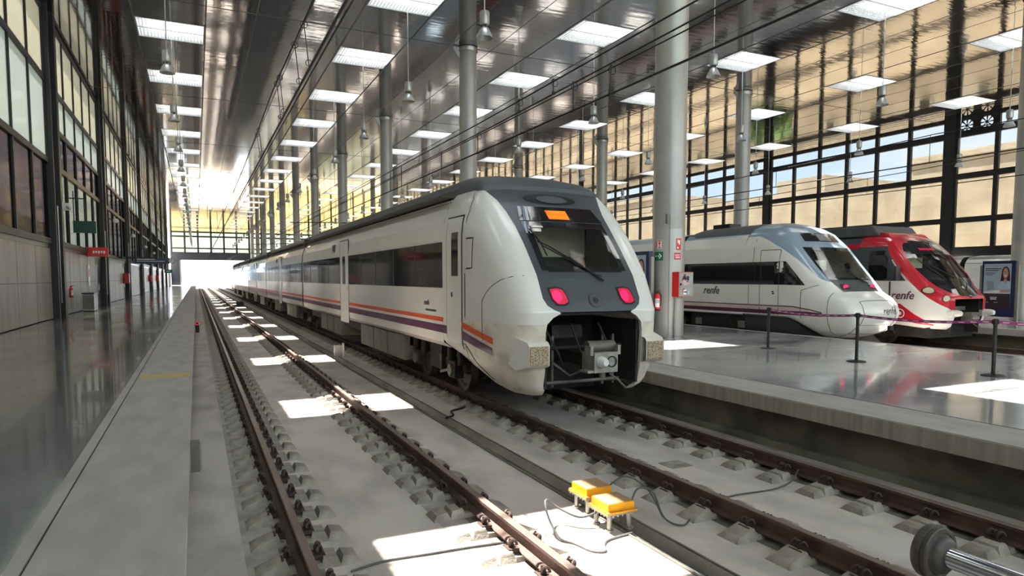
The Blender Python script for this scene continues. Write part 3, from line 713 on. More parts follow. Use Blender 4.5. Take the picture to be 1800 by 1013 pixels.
# ================================================================== near train
T1 = empty('regional_train', 'long white regional train with orange and purple stripes and dark grey nose, nearest train', 'train', (5.47, 8.6, ZR))
TI = Matrix.Translation((-5.47, -8.6, -ZR))
def P1(b, name, parent=T1, smooth=0, bev=0, w=False):
    o = b.build(name, None, smooth, bev=bev)
    if w: weld(o)
    o.parent = parent
    o.matrix_parent_inverse = (Matrix.Translation(root_of(parent).location) if parent.parent is None else Matrix.Identity(4)).inverted()
    return o
def root_of(o):
    while o.parent: o = o.parent
    return o
X1 = 5.47
hs1 = [(-.17, 1.12), (0., 1.28), (.2, 1.40), (.5, 1.46), (.7, 1.47), (2.3, 1.47), (2.6, 1.44), (2.85, 1.36), (3.0, 1.27), (3.1, 1.17)]
yf1 = [(-.17, 8.80), (-.08, 8.66), (.2, 8.58), (.9, 8.54), (1.1, 8.53), (1.25, 8.60), (1.43, 8.70), (1.65, 8.82), (1.85, 8.99), (2.05, 9.16), (2.21, 9.31), (2.43, 9.52), (2.68, 9.80), (2.88, 10.02), (3.05, 10.26), (3.1, 10.36)]
pinch1 = [(-.17, .78), (.0, .85), (.8, .86), (.92, .84), (1.02, .74), (1.08, .62), (1.10, .64), (1.13, .72), (1.2, .82), (1.3, .865), (2.2, .88), (2.43, .89), (2.68, .92), (2.88, .98), (3.05, 1.08), (3.1, 1.13)]
hm1 = [(-.17, .78), (.0, .85), (.8, .86), (1.3, .865), (2.2, .88), (2.43, .89), (2.68, .92), (2.88, .98), (3.05, 1.08), (3.1, 1.13)]
yr1 = [(-.17, 10.6), (.5, 10.5), (1.0, 10.3), (2.05, 10.4), (2.68, 10.7), (3.1, 11.0)]
zb1 = [(8.7, -.17), (9.2, -.17), (9.8, -.10), (10.3, .02), (10.8, .18), (11.1, .30), (11.3, .34)]
N1 = Nose(X1, yf1, hm1, hs1, yr1, zb1, [(-.17, .0), (1.1, .04), (3.1, .12)], 2.75)
zs1 = [-.17, -.14, -.08, 0, .1, .2, .3, .4, .5, .6, .7, .8, .86, .92, .97, 1.02, 1.05, 1.08, 1.10, 1.13, 1.16, 1.2, 1.25, 1.3, 1.43, 1.55, 1.65, 1.75, 1.85, 1.95, 2.05, 2.13, 2.21, 2.3, 2.43, 2.55, 2.68, 2.78, 2.88, 2.97, 3.05, 3.1]
Y1B = 11.3
b = joinb(*[N1.skin(zs1, Y1B, s_, lambda y, z, i, s: m_twd if (z < .9 and y < 10.2) else m_tw) for s_ in (-1, 1)])
for s_ in (-1, 1):
    zf = [z for z in zs1 if z <= 1.3]
    for z0, z1 in zip(zf, zf[1:]):
        v = []
        for z in (z0, z1): v += [(X1 + s_ * interp(pinch1, z), N1.front(interp(pinch1, z), z), z), (X1 + s_ * interp(hm1, z), N1.front(interp(hm1, z), z), z)]
        b.add([v[0], v[1], v[3], v[2]], [(0, 1, 2, 3)], m_tw)
        if z1 <= 1.081:
            w = [(X1 + s_ * interp(pinch1, z), N1.front(interp(pinch1, z), z) + d_, N1.zz(8.7, z)) for z in (z0, z1) for d_ in (0, .06)]
            b.add([w[0], w[1], w[3], w[2]], [(0, 1, 2, 3)], m_tw)
nose1 = P1(b, 'nose_shell', w=True)
maskz = [z for z in zs1 if z >= 1.10]
b = N1.face([z for z in maskz if z <= 1.75], lambda x, z: m_tg, tab=pinch1)
b2 = MB()
# mask with a windscreen opening
wz0, wz1 = 1.74, 2.48
zz = sorted(set([z for z in maskz if z >= 1.75] + [wz0, wz1, 1.75]))
zz = [1.75] + [z for z in zz if z > 1.76]
def wx(z): return .72 - (z - 1.74) * .02
for j in range(len(zz) - 1):
    z0, z1 = zz[j], zz[j + 1]
    for x0, x1, fr in ((-1, 0, 'L'), (0, 1, 'M'), (1, 2, 'R')):
        if fr == 'M' and (z0 + z1) / 2 < wz1: continue
        n = 14 if fr == 'M' else 3
        for i in range(n):
            vs = []
            for (k, z) in ((i, z0), (i + 1, z0), (i + 1, z1), (i, z1)):
                h = interp(hm1, z); w = wx(z); t = k / n
                x = {'L': -h + (h - w) * t, 'M': -w + 2 * w * t, 'R': w + (h - w) * t}[fr]
                vs.append((X1 + x, N1.front(x, z), z))
            b2.add(vs, [(0, 1, 2, 3)], m_tg)
mask = P1(joinb(b, b2), 'front_mask', w=True)
tag(mask, 'dark grey front mask')
# recess panel (headboard glass) and display
def fpatch(N, x0, x1, z0, z1, m, off=.01, nx=8, nz=4, skew=0):
    b = MB()
    for j in range(nz):
        for i in range(nx):
            vs = []
            for (a, c) in ((i, j), (i + 1, j), (i + 1, j + 1), (i, j + 1)):
                z = z0 + (z1 - z0) * c / nz; xx0 = x0 + skew * (c / nz) * (1 if x0 < 0 else 0); x = (x0 + skew * c / nz) + ((x1 - skew * c / nz) - (x0 + skew * c / nz)) * a / nx
                vs.append((N.xc + x, N.front(x, z) - off, z))
            b.add(vs, [(0, 1, 2, 3)], m)
    return b
P1(fpatch(N1, -.78, .78, 2.53, 2.78, m_tglass, .012, skew=.08), 'destination_window')
d = fpatch(N1, -.26, .13, 2.56, 2.72, m_dispd, .02, 10, 4)
for r in range(2):
    for q in range(9):
        if random.random() < .85:
            x = -.25 + q * .042; z = 2.575 + r * .075; d2 = fpatch(N1, x, x + .034, z, z + .06, m_disp, .026, 1, 1); d.add(d2.v, d2.f, m_disp)
tag(P1(d, 'destination_display'), 'lit orange destination display')
b = MB()
el = []
for k in range(40):
    a = 2 * PI * k / 40; x = -.02 + .50 * math.cos(a); z = 2.93 + .10 * math.sin(a); el.append((X1 + x, N1.front(x, z) - .012, z))
b.add(el, [tuple(range(40))], m_black)
el = [(X1 + .0 + .28 * math.cos(2 * PI * k / 30), N1.front(.28 * math.cos(2 * PI * k / 30), 2.93 + .075 * math.sin(2 * PI * k / 30)) - .02, 2.93 + .075 * math.sin(2 * PI * k / 30)) for k in range(30)]
b.add(el, [tuple(range(30))], m_tgr)
P1(b, 'roof_headlamp')
# windscreen glass, dark surround, cab behind
ws = fpatch(N1, -.72, .72, wz0, wz1, m_ws, .0, 10, 6); ws = P1(ws, 'windscreen', w=True)
fr = MB()
for x0, x1, z0, z1 in ((-.76, -.66, wz0 - .02, wz1 + .03), (.66, .76, wz0 - .02, wz1 + .03), (-.66, .66, wz1 - .07, wz1 + .03), (-.66, .66, wz0 - .04, wz0 + .04)):
    q = fpatch(N1, x0, x1, z0, z1, m_tglass, .008, 6, 4); fr.add(q.v, q.f, m_tglass)
P1(fr, 'windscreen_seal')
b = MB(); b.box(X1 - .95, X1 + .95, 10.42, 10.45, 1.98, 2.85, m_cabin); b.box(X1 - 1.0, X1 + 1.0, 10.45, 10.55, 1.2, 2.9, m_cabd); b.box(X1 - .8, X1 + .8, 9.75, 10.2, 1.2, 1.72, m_cabd); b.box(X1 - .9, X1 + .9, 9.5, 10.5, 1.15, 1.2, m_cabd); b.box(X1 + .2, X1 + .26, 10.98, 11.0, 1.7, 2.2, m_cabd); b.box(X1 - .55, X1 - .1, 10.3, 10.4, 1.3, 2.1, m_cabd)
P1(b, 'cab_interior')
# wiper
b = MB()
def F(x, z, o=.03): return (X1 + x, N1.front(x, z) - o, z)
b.tube([F(-.66, 2.18), F(-.5, 2.1), F(.18, 1.62)], .012, m_black, 6); b.tube([F(-.62, 2.12), F(-.3, 1.92), F(.12, 1.66)], .010, m_black, 6); b.tube([F(-.70, 2.38, .045), F(-.62, 2.15, .045), F(-.60, 1.95, .045)], .012, m_black, 6)
b.tube([F(-.25, 1.93, .05), F(.22, 1.56, .05)], .016, m_black, 6); b.cyl(F(.17, 1.63, 0), F(.17, 1.63, .06), .03, m_black, 10)
P1(b, 'wiper')
# tail lamps
def lamp1(sx):
    b = MB(); cx, cz = sx * .60, 1.335; o = []
    sh = [(-.15, .12), (-.02, .135), (.08, .11), (.13, .0), (.14, -.10), (.06, -.135), (-.06, -.13), (-.13, -.04)]
    def P(u, v, off): x = cx + u * (1 if sx < 0 else 1); return (X1 + x, N1.front(x, cz + v) - off, cz + v)
    b.add([P(u * 1.06, v * 1.06, .012) for u, v in sh], [tuple(range(8))], m_black)
    h = b; l = MB(); l.add([P(u * .88 - .0, v * .86, .02) for u, v in sh], [tuple(range(8))], m_redd)
    n = 20; l.add([P(-.045 + .075 * math.cos(2 * PI * k / n), .0 + .085 * math.sin(2 * PI * k / n), .03) for k in range(n)], [tuple(range(n))], m_redl)
    return h, l
for sx in (-1, 1):
    h, l = lamp1(sx); o = P1(h, 'tail_lamp'); l2 = l.build('lens'); l2.parent = o; l2['label'] = 'lit red lens'
b = MB(); n = 20
for r, o_, m in ((.12, .008, m_seamd), (.105, .012, m_tg), (.05, .018, m_black)):
    b.add([(X1 - .0 + r * math.cos(2 * PI * k / n), N1.front(r * math.cos(2 * PI * k / n), 1.27 + r * .9 * math.sin(2 * PI * k / n)) - o_, 1.27 + r * .9 * math.sin(2 * PI * k / n)) for k in range(n)], [tuple(range(n))], m)
P1(b, 'horn_cover')
# coupler bay
b = MB()
b.box(X1 - .83, X1 + .83, 9.9, 9.95, -.3, 1.07, m_under); b.box(X1 - .84, X1 - .80, 8.62, 9.9, -.05, .95, m_under); b.box(X1 + .80, X1 + .84, 8.62, 9.9, -.05, .95, m_under); b.box(X1 - .75, X1 + .75, 8.58, 9.9, 1.05, 1.09, m_under)
b.box(X1 - .45, X1 + .1, 9.1, 9.4, .66, .86, m_under)
for x in (-.72, -.5, .42, .62): b.cyl((X1 + x, 9.0, -.1), (X1 + x, 9.0, .7), .025, m_coup, 8)
b.cyl((X1 - .75, 8.95, .52), (X1 + .75, 8.95, .52), .03, m_under, 8); b.cyl((X1 - .7, 8.95, -.02), (X1 + .7, 8.95, -.02), .03, m_coup, 8)
for x0, x1 in ((-.7, -.3), (-.2, .0), (.3, .6)): b.tube([(X1 + x0, 8.95, .9), (X1 + (x0 + x1) / 2, 8.8, .45), (X1 + x1, 8.95, .15)], .018, m_under, 6)
b.tube([(X1 - .55, 8.9, .3), (X1 - .3, 8.8, .1), (X1 - .1, 8.7, .2)], .02, m_coup, 6)
P1(b, 'coupler_bay')
c = MB(); cx = X1
m_cface = M('coupler_face', (.42, .40, .36), .5, .3, col2=(.30, .28, .24), scale=9)
c.box(cx - .20, cx + .21, 8.25, 8.6, .20, .50, m_cface); c.box(cx - .30, cx - .2, 8.27, 8.5, .20, .235, m_cface)
c.cyl((cx - .235, 8.42, .58), (cx + .235, 8.42, .58), .085, m_coup, 20)
c.lathe([(.085, 0), (.083, .05), (.06, .11), (.045, .13), (.0, .13)], m_wsign, org=(cx - .08, 8.25, .36), axis=(0, -1, 0), n=24)
c.lathe([(.085, .0), (.085, .012), (.07, .012), (.065, -.08), (.0, -.08)], m_black, org=(cx + .1, 8.245, .36), axis=(0, -1, 0), n=24)
for x in (-.24, .24): c.box(cx + x - .025, cx + x + .025, 8.26, 8.42, .46, .60, m_cface)
c.cyl((cx, 8.35, .19), (cx, 8.35, .12), .05, m_coup, 12); c.tube([(cx + .08, 8.28, .18), (cx + .2, 8.22, .08), (cx + .33, 8.2, -.05)], .016, m_coup, 6)
c.box(cx - .12, cx + .12, 8.6, 9.9, .25, .45, m_under)
P1(c, 'coupler', smooth=30)
# buffer fairings
for s_ in (-1, 1):
    b = MB(); xo, xi = 1.20, .86
    pr = [(.30, 8.47), (.33, 8.42), (.62, 8.42), (.67, 8.47), (.73, 8.75), (.73, 9.02), (.34, 9.02), (.24, 8.75)]
    n = len(pr); k_ = [(X1 + s_ * xi, y, z) for z, y in pr] + [(X1 + s_ * (xo if y < 8.6 else 1.25 if y < 9 else 1.29), y, z) for z, y in pr]
    b.add(k_[n:], [tuple(range(n))], m_tw)
    for i in range(n):
        j = (i + 1) % n; yy = (pr[i][1] + pr[j][1]) / 2
        b.add([k_[i], k_[j], k_[n + j], k_[n + i]], [(0, 1, 2, 3)], m_twd if yy < 8.5 else m_tw)
    m_spk = M('speckled_dirt', (.52, .42, .29), .8, col2=(.22, .15, .09), scale=45, lo=.42, hi=.62)
    b.box(*sorted((X1 + s_ * (xi + .02), X1 + s_ * (xo - .01))), 8.405, 8.425, .335, .615, m_spk)
    P1(b, 'buffer_fairing', bev=.02)
# roof: front fairing and long roof
rp1 = [(1.19, 3.06), (1.165, 3.20), (1.10, 3.32), (.98, 3.39), (.6, 3.44), (0, 3.46)]
def roofsec(k, y, sx=1., zc=0.):
    h = [(x * sx, 3.06 + (z - 3.06) * k) for x, z in rp1]; return [(X1 - x, y, z) for x, z in h] + [(X1 + x, y, z) for x, z in reversed(h[:-1])]
b = MB(); secs = [roofsec(.0, 10.28, .97), roofsec(.30, 10.30, .97), roofsec(.42, 10.36, .985), roofsec(.75, 10.62), roofsec(.95, 10.95), roofsec(1., 11.3)]
for S0, S1 in zip(secs, secs[1:]):
    for i in range(len(S0) - 1): b.add([S0[i], S0[i + 1], S1[i + 1], S1[i]], [(0, 1, 2, 3)], m_tgr)
b.add(secs[0], [tuple(range(len(secs[0])))], m_tgr)
P1(b, 'roof_fairing', w=True)
prof1 = [(1.30, .34), (1.46, .45), (1.47, .7), (1.47, 2.3), (1.44, 2.6), (1.36, 2.85), (1.27, 3.0), (1.19, 3.06)] + rp1[1:]
cars = [(Y1B, 28.65), (28.87, 44.62), (44.86, 60.42), (60.66, 76.2), (76.44, 92)]
door_y = [(19.5, 20.65), (36.3, 37.4), (52, 53.1), (68, 69.1), (84, 85.1)]
for ci, (a, c) in enumerate(cars):
    bd = P1(car_shell(X1, prof1, a, c, lambda z: m_tgr if z > 3.05 else m_tw), 'carriage_body', smooth=35)
    def sub(b, name, smooth=0):
        o = b.build(name, None, smooth); o.parent = bd; return o
    sub(MB().box(X1 - 1.475, X1 + 1.475, a + .3 if ci else a, c - .3, 3.035, 3.055, m_seamd).box(X1 - 1.29, X1 + 1.29, a, c, 2.975, 2.995, m_tw), 'roof_gutter')
    bd_ = bpy.data.objects[-1] if False else None
    d0, d1 = door_y[ci]
    for s_ in (-1, 1):
        xs_ = lambda o, w: sorted((X1 + s_ * (1.47 + o), X1 + s_ * (1.47 + o - w)))
        segs = [(a + .03, d0), (d1 + .12, c - .15)]
        for y0, y1 in segs:
            b = MB(); b.box(*xs_(.006, .02), y0, y1, 1.43, 2.25, m_tglass)
            k = max(1, round((y1 - y0) / 1.75))
            for i in range(1, k): yy = y0 + (y1 - y0) * i / k; b.box(*xs_(.0075, .01), yy - .05, yy + .05, 1.44, 2.24, m_black)
            sub(b, 'window_band')
        b = MB()
        for y0, y1 in ((a, d0 - .02), (d1 + .02, c)): b.box(*xs_(.004, .01), y0, y1, .82, .90, m_or)
        b.box(*xs_(.004, .01), a, c, .62, .76, m_pu); sub(b, 'stripe')
        b = MB(); b.box(*xs_(.004, .02), d0 - .03, d1 + .03, .27, 2.73, m_seamd); b.box(*xs_(.014, .03), d0, d1, .30, 2.70, m_tw); b.box(*xs_(.018, .02), d0 + .38, d1 - .38, 1.43, 2.25, m_tglass); b.box(*xs_(.018, .02), d1 + .0, d1 + .02, .3, 2.7, m_seamd)
        b.box(*xs_(.02, .02), d0 + .1, d0 + .16, 1.25, 1.35, m_steel); sub(b, 'door')
        b = MB(); b.box(*xs_(.004, .01), d1 + .9, d1 + 1.4, 2.44, 2.68, m_black) if False else b.box(*xs_(-.01, .02), d1 + .9, d1 + 1.35, 2.42, 2.66, m_black); b.box(*xs_(-.008, .02), d1 + .98, d1 + 1.27, 2.48, 2.60, m_dispd if False else m_tglass); sub(b, 'side_display')
    b = MB()
    for y0, y1 in ((a + 3.0, d0 - .9), (d0 + 2, c - 3.5)):
        b.box(X1 - 1.33, X1 + 1.33, y0, y1, -.22, .33, m_ubox)
        for yy in (y0 + (y1 - y0) * .33, y0 + (y1 - y0) * .66): b.box(X1 - 1.336, X1 + 1.336, yy, yy + .03, -.2, .33, m_seamd)
    b.box(X1 - 1.2, X1 + 1.2, a + (.6 if ci else 3), c - .6, .1, .36, m_under)
    sub(b, 'underfloor_equipment')
    if ci: bogie(T1, X1, a + .9)
    else: bogie(T1, X1, a + 1.45)
    if ci < 4:
        P1(MB().box(X1 - 1.36, X1 + 1.36, c - .02, cars[ci + 1][0] + .02, .35, 3.2, m_black), 'gangway_bellows')
        P1(MB().box(X1 - .5, X1 + .5, c - .9, cars[ci + 1][0] + .9, 3.44, 3.6, m_tgr), 'roof_equipment')
for b_ in bpy.data.objects:
    pass
def side_stripe():
    for s_ in (-1, 1):
        b = MB(); N1.strip([(10.92, .82, .905), (10.55, .80, .895), (10.1, .74, .835), (9.6, .66, .755), (9.25, .585, .69)], m_or, s_, b=b)
        N1.strip([(11.3, .62, .765), (10.5, .60, .745), (10.1, .545, .69), (9.6, .465, .60), (9.28, .40, .53)], m_pu, s_, b=b)
        P1(b, 'nose_stripe', smooth=40)
        b = MB(); N1.strip([(11.12, .36, 2.66), (10.34, .36, 2.66)], m_seamd, s_, .003, 20, b=b); N1.strip([(11.09, .78, 2.63), (10.37, .78, 2.63)], m_tw, s_, .009, 20, b=b); N1.strip([(11.09, .36, .78), (10.37, .36, .78)], m_tw, s_, .009, 3, b=b) 
        N1.strip([(10.84, 1.64, 2.38), (10.52, 1.64, 2.38)], m_tglass, s_, .013, 6, b=b)
        N1.strip([(10.84, 1.28, 1.36), (10.78, 1.28, 1.36)], m_black, s_, .02, 1, b=b)
        P1(b, 'cab_door', smooth=40)
        b = MB(); N1.strip([(10.16, 1.76, 2.26), (9.92, 1.76, 2.26)], m_seamd, s_, .003, 6, b=b); N1.strip([(10.145, 1.775, 2.245), (9.935, 1.775, 2.245)], m_tw, s_, .008, 6, b=b)
        for z in (1.76, 2.25): N1.strip([(10.16, z - .012, z + .012), (9.96, z - .012, z + .012)], m_black, s_, .012, 1, b=b)
        N1.strip([(10.24, .95, 1.68), (10.21, .95, 1.68)], m_seamd, s_, .006, 4, b=b)
        P1(b, 'service_hatch', smooth=40)
        b = surfline(N1, [(9.56, .62), (9.56, 1.25), (9.44, 1.38), (9.28, 1.49), (9.1, 1.58), (8.95, 1.625), (8.84, 1.64)], s_, .005)
        surfline(N1, [(10.2, .48), (10.05, .30), (9.85, .12), (9.6, -.05)], s_, .008, b=b); surfline(N1, [(10.24, 2.5), (10.24, 2.7), (10.3, 2.9), (10.45, 3.05)], s_, .005, b=b)
        N1.strip([(11.0, .50, .512), (10.2, .50, .512)], m_seamd, s_, .004, 1, b=b); N1.strip([(10.24, .05, .50), (10.22, .05, .50)], m_seamd, s_, .004, 6, b=b)
        N1.strip([(9.75, -.06, .02), (10.2, .40, .48)], m_seamd, s_, .004, 1, b=b) if False else None
        N1.strip([(10.75, .36, .48), (10.55, .36, .48)], m_black, s_, .006, 1, b=b)
        P1(b, 'panel_gap')
side_stripe()
renfe(T1, 5.47 - 1.478, 12.25, 1.14, .15, m_tg, name='lettering').matrix_parent_inverse = Matrix.Translation(T1.location).inverted()
b = MB()
for k in range(9): b.box(3.994, 3.997, 11.7 + k * .07, 11.745 + k * .07, .98, 1.02, m_tg)
P1(b, 'car_number')

# ================================================================== white and plum train on the third track
def mk(rt):
    def P(b, name, parent=None, smooth=0, bev=0, w=False, label=None):
        parent = parent or rt
        o = b.build(name, None, smooth, bev=bev)
        if w: weld(o)
        o.parent = parent
        if parent is rt: o.matrix_parent_inverse = Matrix.Translation(rt.location).inverted()
        if label: o['label'] = label
        return o
    return P
T2 = empty('regional_train', 'white train with plum stripes, blue-grey cab top and closed rounded nose', 'train', (17.1, 12.5, ZR))
P2 = mk(T2); X2 = 17.1
yf2 = [(-.12, 13.15), (-.05, 12.85), (.1, 12.55), (.35, 12.33), (.6, 12.27), (.85, 12.33), (1.05, 12.50), (1.15, 12.68), (1.23, 12.81), (1.58, 13.18), (2.0, 13.60), (2.5, 14.04), (2.95, 14.46), (3.15, 14.78), (3.27, 15.1), (3.34, 15.4)]
hm2 = [(-.12, .55), (.1, .72), (.6, .86), (1.0, .80), (1.15, .74), (1.23, .75), (1.58, .89), (2.0, .93), (2.5, .95), (2.95, .82), (3.15, .70), (3.27, .45), (3.34, .1)]
hs2 = [(-.12, 1.1), (.1, 1.34), (.42, 1.44), (.8, 1.47), (2.1, 1.47), (2.6, 1.42), (2.95, 1.25), (3.15, 1.02), (3.27, .7), (3.34, .3)]
yr2 = [(-.12, 14.2), (.5, 14.6), (1.2, 14.3), (2.1, 14.7), (2.7, 15.2), (3.34, 15.8)]
zb2 = [(12.5, -.12), (13.2, -.10), (13.6, .12), (14.1, .42), (16, .42)]
N2 = Nose(X2, yf2, hm2, hs2, yr2, zb2, [(-.12, .1), (.6, .12), (1.1, .06), (1.3, .10), (2.5, .16), (3.0, .2), (3.34, .1)], 2.3, .5, -.12)
Y2B = 15.85
zs2 = [-.12, -.08, 0, .1, .22, .35, .5, .6, .72, .85, .95, 1.05, 1.1, 1.15, 1.19, 1.23, 1.3, 1.4, 1.5, 1.58, 1.7, 1.85, 2.0, 2.15, 2.3, 2.5, 2.6, 2.7, 2.8, 2.9, 2.95, 3.03, 3.1, 3.15, 3.2, 3.24, 3.27, 3.3, 3.32, 3.34]
yblue = [(1.5, 13.1), (1.6, 13.28), (1.9, 13.62), (2.2, 13.98), (2.5, 14.45), (2.7, 14.85), (2.85, 15.2), (2.9, 20), (3.4, 20)]
sb = lambda z: max(.02, N2.apar(interp(yblue, z), z)) if z > 1.5 else .12
b = joinb(*[N2.skin(zs2, Y2B, s_, lambda y, z, i, s: m_bluegrey if (z > 1.5 and (i < 6 or z > 2.9)) else m_tw, 22, sb) for s_ in (-1, 1)])
f = N2.face([z for z in zs2 if z <= 1.2301], lambda x, z: m_tw); f2 = N2.face([z for z in zs2 if z >= 2.4999], lambda x, z: m_bluegrey)
P2(joinb(b, f, f2), 'nose_shell', w=True)
P2(N2.face([z for z in zs2 if 1.2299 <= z <= 1.5801], lambda x, z: m_tg, off=0), 'front_mask', w=True)
P2(N2.face([z for z in zs2 if 1.5799 <= z <= 2.501], lambda x, z: m_ws), 'windscreen', w=True)
fr = joinb(N2.face([2.42, 2.52], lambda x, z: m_tglass, off=.008), N2.face([1.56, 1.62], lambda x, z: m_tglass, off=.008), N2.face([1.56, 1.8, 2.0, 2.25, 2.52], lambda x, z: m_tglass, 2, -1.01, -.92, .008), N2.face([1.56, 1.8, 2.0, 2.25, 2.52], lambda x, z: m_tglass, 2, .92, 1.01, .008))
P2(fr, 'windscreen_seal')
b = MB(); b.box(X2 - 1.1, X2 + 1.1, 15.2, 15.25, 1., 2.7, m_cabd); b.box(X2 - .9, X2 + .9, 13.75, 14.3, 1., 1.55, m_cabd); b.box(X2 - .3, X2 + .5, 14.4, 14.42, 1.85, 2.15, m_wsign); P2(b, 'cab_interior')
P2(joinb(fpatch(N2, -.74, .74, 2.70, 2.96, m_tglass, .012, skew=.05), fpatch(N2, -.22, .30, 2.72, 2.94, m_steel, .018)), 'destination_window')
b = MB()
def F2(x, z, o=.03): return (X2 + x, N2.front(x, z) - o, z)
b.tube([F2(-.35, 2.2), F2(-.1, 1.95), F2(.35, 1.5)], .014, m_black, 6); b.tube([F2(-.2, 1.85, .05), F2(.45, 1.45, .05)], .02, m_black, 6); P2(b, 'wiper')
for sx in (-1, 1):
    b = fpatch(N2, *sorted((sx * .42, sx * .70)), 1.29, 1.43, m_black, .01, 4, 3); h = P2(b, 'tail_lamp')
    b = MB(); n = 18; cx = sx * .56; b.add([(X2 + cx + .105 * math.cos(2 * PI * k / n), N2.front(cx, 1.36) - .03, 1.36 + .06 * math.sin(2 * PI * k / n)) for k in range(n)], [tuple(range(n))], m_redl)
    P2(b, 'lens', h)
# nose cover outline, hatch, lever
def ring_on(N, fn, m, r=.008):
    pts = [fn(2 * PI * k / 48) for k in range(49)]; b = MB(); b.tube(pts, r, m, 5); return b
def nosept(N, x, z, off=.004):
    hm = interp(N.hm, z)
    if abs(x) <= hm: return (N.xc + x, N.front(x, z) - off, z)
    # on the cheek: find y for this x
    lo, hi = 0, PI / 2
    for _ in range(24):
        mid = (lo + hi) / 2
        if N.cheek(mid, z)[0] < abs(x): lo = mid
        else: hi = mid
    y = N.cheek(lo, z)[1]; return (N.xc + x + math.copysign(off, x), y - off, z)
b = MB(); yr_ = 12.86; zr = [.0, .1, .2, .35, .5, .65, .8, .95, 1.05, 1.12, 1.18]
L_ = [(X2 - N2.xs(yr_, z) - .003, yr_ - .003, N2.zz(yr_, z)) for z in zr] + [nosept(N2, x, 1.22 + .03 * (1 - (x / .75) ** 2)) for x in (-.7, -.4, 0, .4, .7)] + [(X2 + N2.xs(yr_, z) + .003, yr_ - .003, N2.zz(yr_, z)) for z in reversed(zr)]
b.tube(L_, .008, m_seamd, 5)
hp = [(-.62, .95), (-.3, .98), (.4, .98), (.68, .95), (.74, .85), (.74, .35), (.68, .10), (.4, .03), (-.55, .04), (-.70, .10), (-.66, .3), (-.62, .5)]
b.tube([nosept(N2, x, z) for x, z in spl([(x, z, 0) for x, z in hp + hp[:1]], 4) for x, z in [(x, z)]] if False else [nosept(N2, v.x, v.y) for v in spl([(x, z, 0) for x, z in hp + hp[:1]], 4)], .008, m_seamd, 5)
b.tube([nosept(N2, v, .30) for v in (-.64, -.3, 0, .3, .7)], .006, m_seamd, 5)
b.box(X2 + .28, X2 + .42, 12.08, 12.16, .16, .28, m_black); b.tube([(X2 + .36, 12.1, .22), (X2 + .6, 12.16, .05)], .012, m_black, 5)
P2(b, 'nose_cover_outline')
o = text_mesh('lettering', 'renfe', .30, m_tg, None, Matrix.Identity(4), .001, .28, .003); project_text(o, N2, .40, .68, 1); o.parent = T2; o.matrix_parent_inverse = Matrix.Translation(T2.location).inverted()
for s_ in (-1, 1):
    b = MB(); N2.strip([(Y2B + 3, 1.41, 2.10), (14.21, 1.41, 2.10), (13.57, 1.40, 1.42)], m_tglass, s_, .006, 6, b=b)
    for yy, w_ in ((15.35, .03), (15.1, .04), (14.4, .04)): N2.strip([(yy + w_, 1.41, 2.1), (yy, 1.41, 2.1)], m_black, s_, .010, 3, b=b)
    P2(b, 'window_band', smooth=40)
    b = MB(); N2.strip([(Y2B + 3, .765, .795), (13.9, .765, .795), (13.4, .70, .73), (13.0, .62, .65)], m_pu2, s_, .005, 1, b=b); N2.strip([(Y2B + 3, .53, .65), (13.4, .53, .65), (13.0, .52, .62)], m_pu2, s_, .006, 2, b=b); N2.strip([(Y2B + 3, .65, .765), (13.9, .65, .765), (13.4, .65, .70)], m_pink, s_, .003, 2, b=b)
    P2(b, 'stripe', smooth=40)
    b = MB()
    for yy in (15.15, 14.42): N2.strip([(yy + .02, .5, 2.45), (yy, .5, 2.45)], m_seamd, s_, .004, 10, b=b)
    N2.strip([(15.15, 2.44, 2.46), (14.44, 2.44, 2.46)], m_seamd, s_, .004, 1, b=b); N2.strip([(15.62, .42, 1.4), (15.6, .42, 1.4)], m_seamd, s_, .004, 4, b=b); N2.strip([(15.45, 2.1, 2.98), (15.43, 2.1, 2.98)], m_seamd, s_, .004, 4, b=b)
    N2.strip([(13.66, .42, 1.24), (13.64, .42, 1.24)], m_seamd, s_, .004, 4, b=b); N2.strip([(13.66, 1.24, 1.26), (13.35, 1.36, 1.375), (13.1, 1.43, 1.445)], m_seamd, s_, .004, 1, b=b)
    for dz, dy in ((1.20, 14.6), (1.14, 14.58)): N2.strip([(dy + .08, dz - .02, dz + .02), (dy, dz - .02, dz + .02)], m_black, s_, .01, 1, b=b)
    P2(b, 'panel_gap')
prof2 = [(1.30, .42), (1.44, .46), (1.47, .8), (1.47, 2.1), (1.42, 2.6), (1.28, 2.93), (1.12, 3.08), (.8, 3.17), (0, 3.22)]
cars2 = [(Y2B, 18.85), (19.1, 37), (37.25, 55)]
for ci, (a, c) in enumerate(cars2):
    bd = P2(car_shell(X2, prof2, a, c, lambda z: m_bluegrey if z > 2.95 else m_tw), 'carriage_body', smooth=35)
    if ci:
        for s_ in (-1, 1):
            b = MB(); b.box(*sorted((X2 + s_ * 1.46, X2 + s_ * 1.477)), a + .4, c - .4, 1.41, 2.1, m_tglass); P2(b, 'window_band', bd)
            b = MB(); b.box(*sorted((X2 + s_ * 1.46, X2 + s_ * 1.475)), a, c, .53, .65, m_pu2); b.box(*sorted((X2 + s_ * 1.46, X2 + s_ * 1.475)), a, c, .765, .795, m_pu2); P2(b, 'stripe', bd)
        P2(MB().box(X2 - 1.3, X2 + 1.3, a - .26, a + .01, .45, 3.0, m_black), 'gangway_bellows')
    P2(MB().box(X2 - 1.25, X2 + 1.25, a + (.0 if not ci else .6), c - .4, -.3, .44, m_under), 'underfloor_equipment', bd)
fp = [(1.22, 2.99), (1.12, 3.14), (.9, 3.27), (.5, 3.34), (0, 3.36)]
b = MB(); secs = []
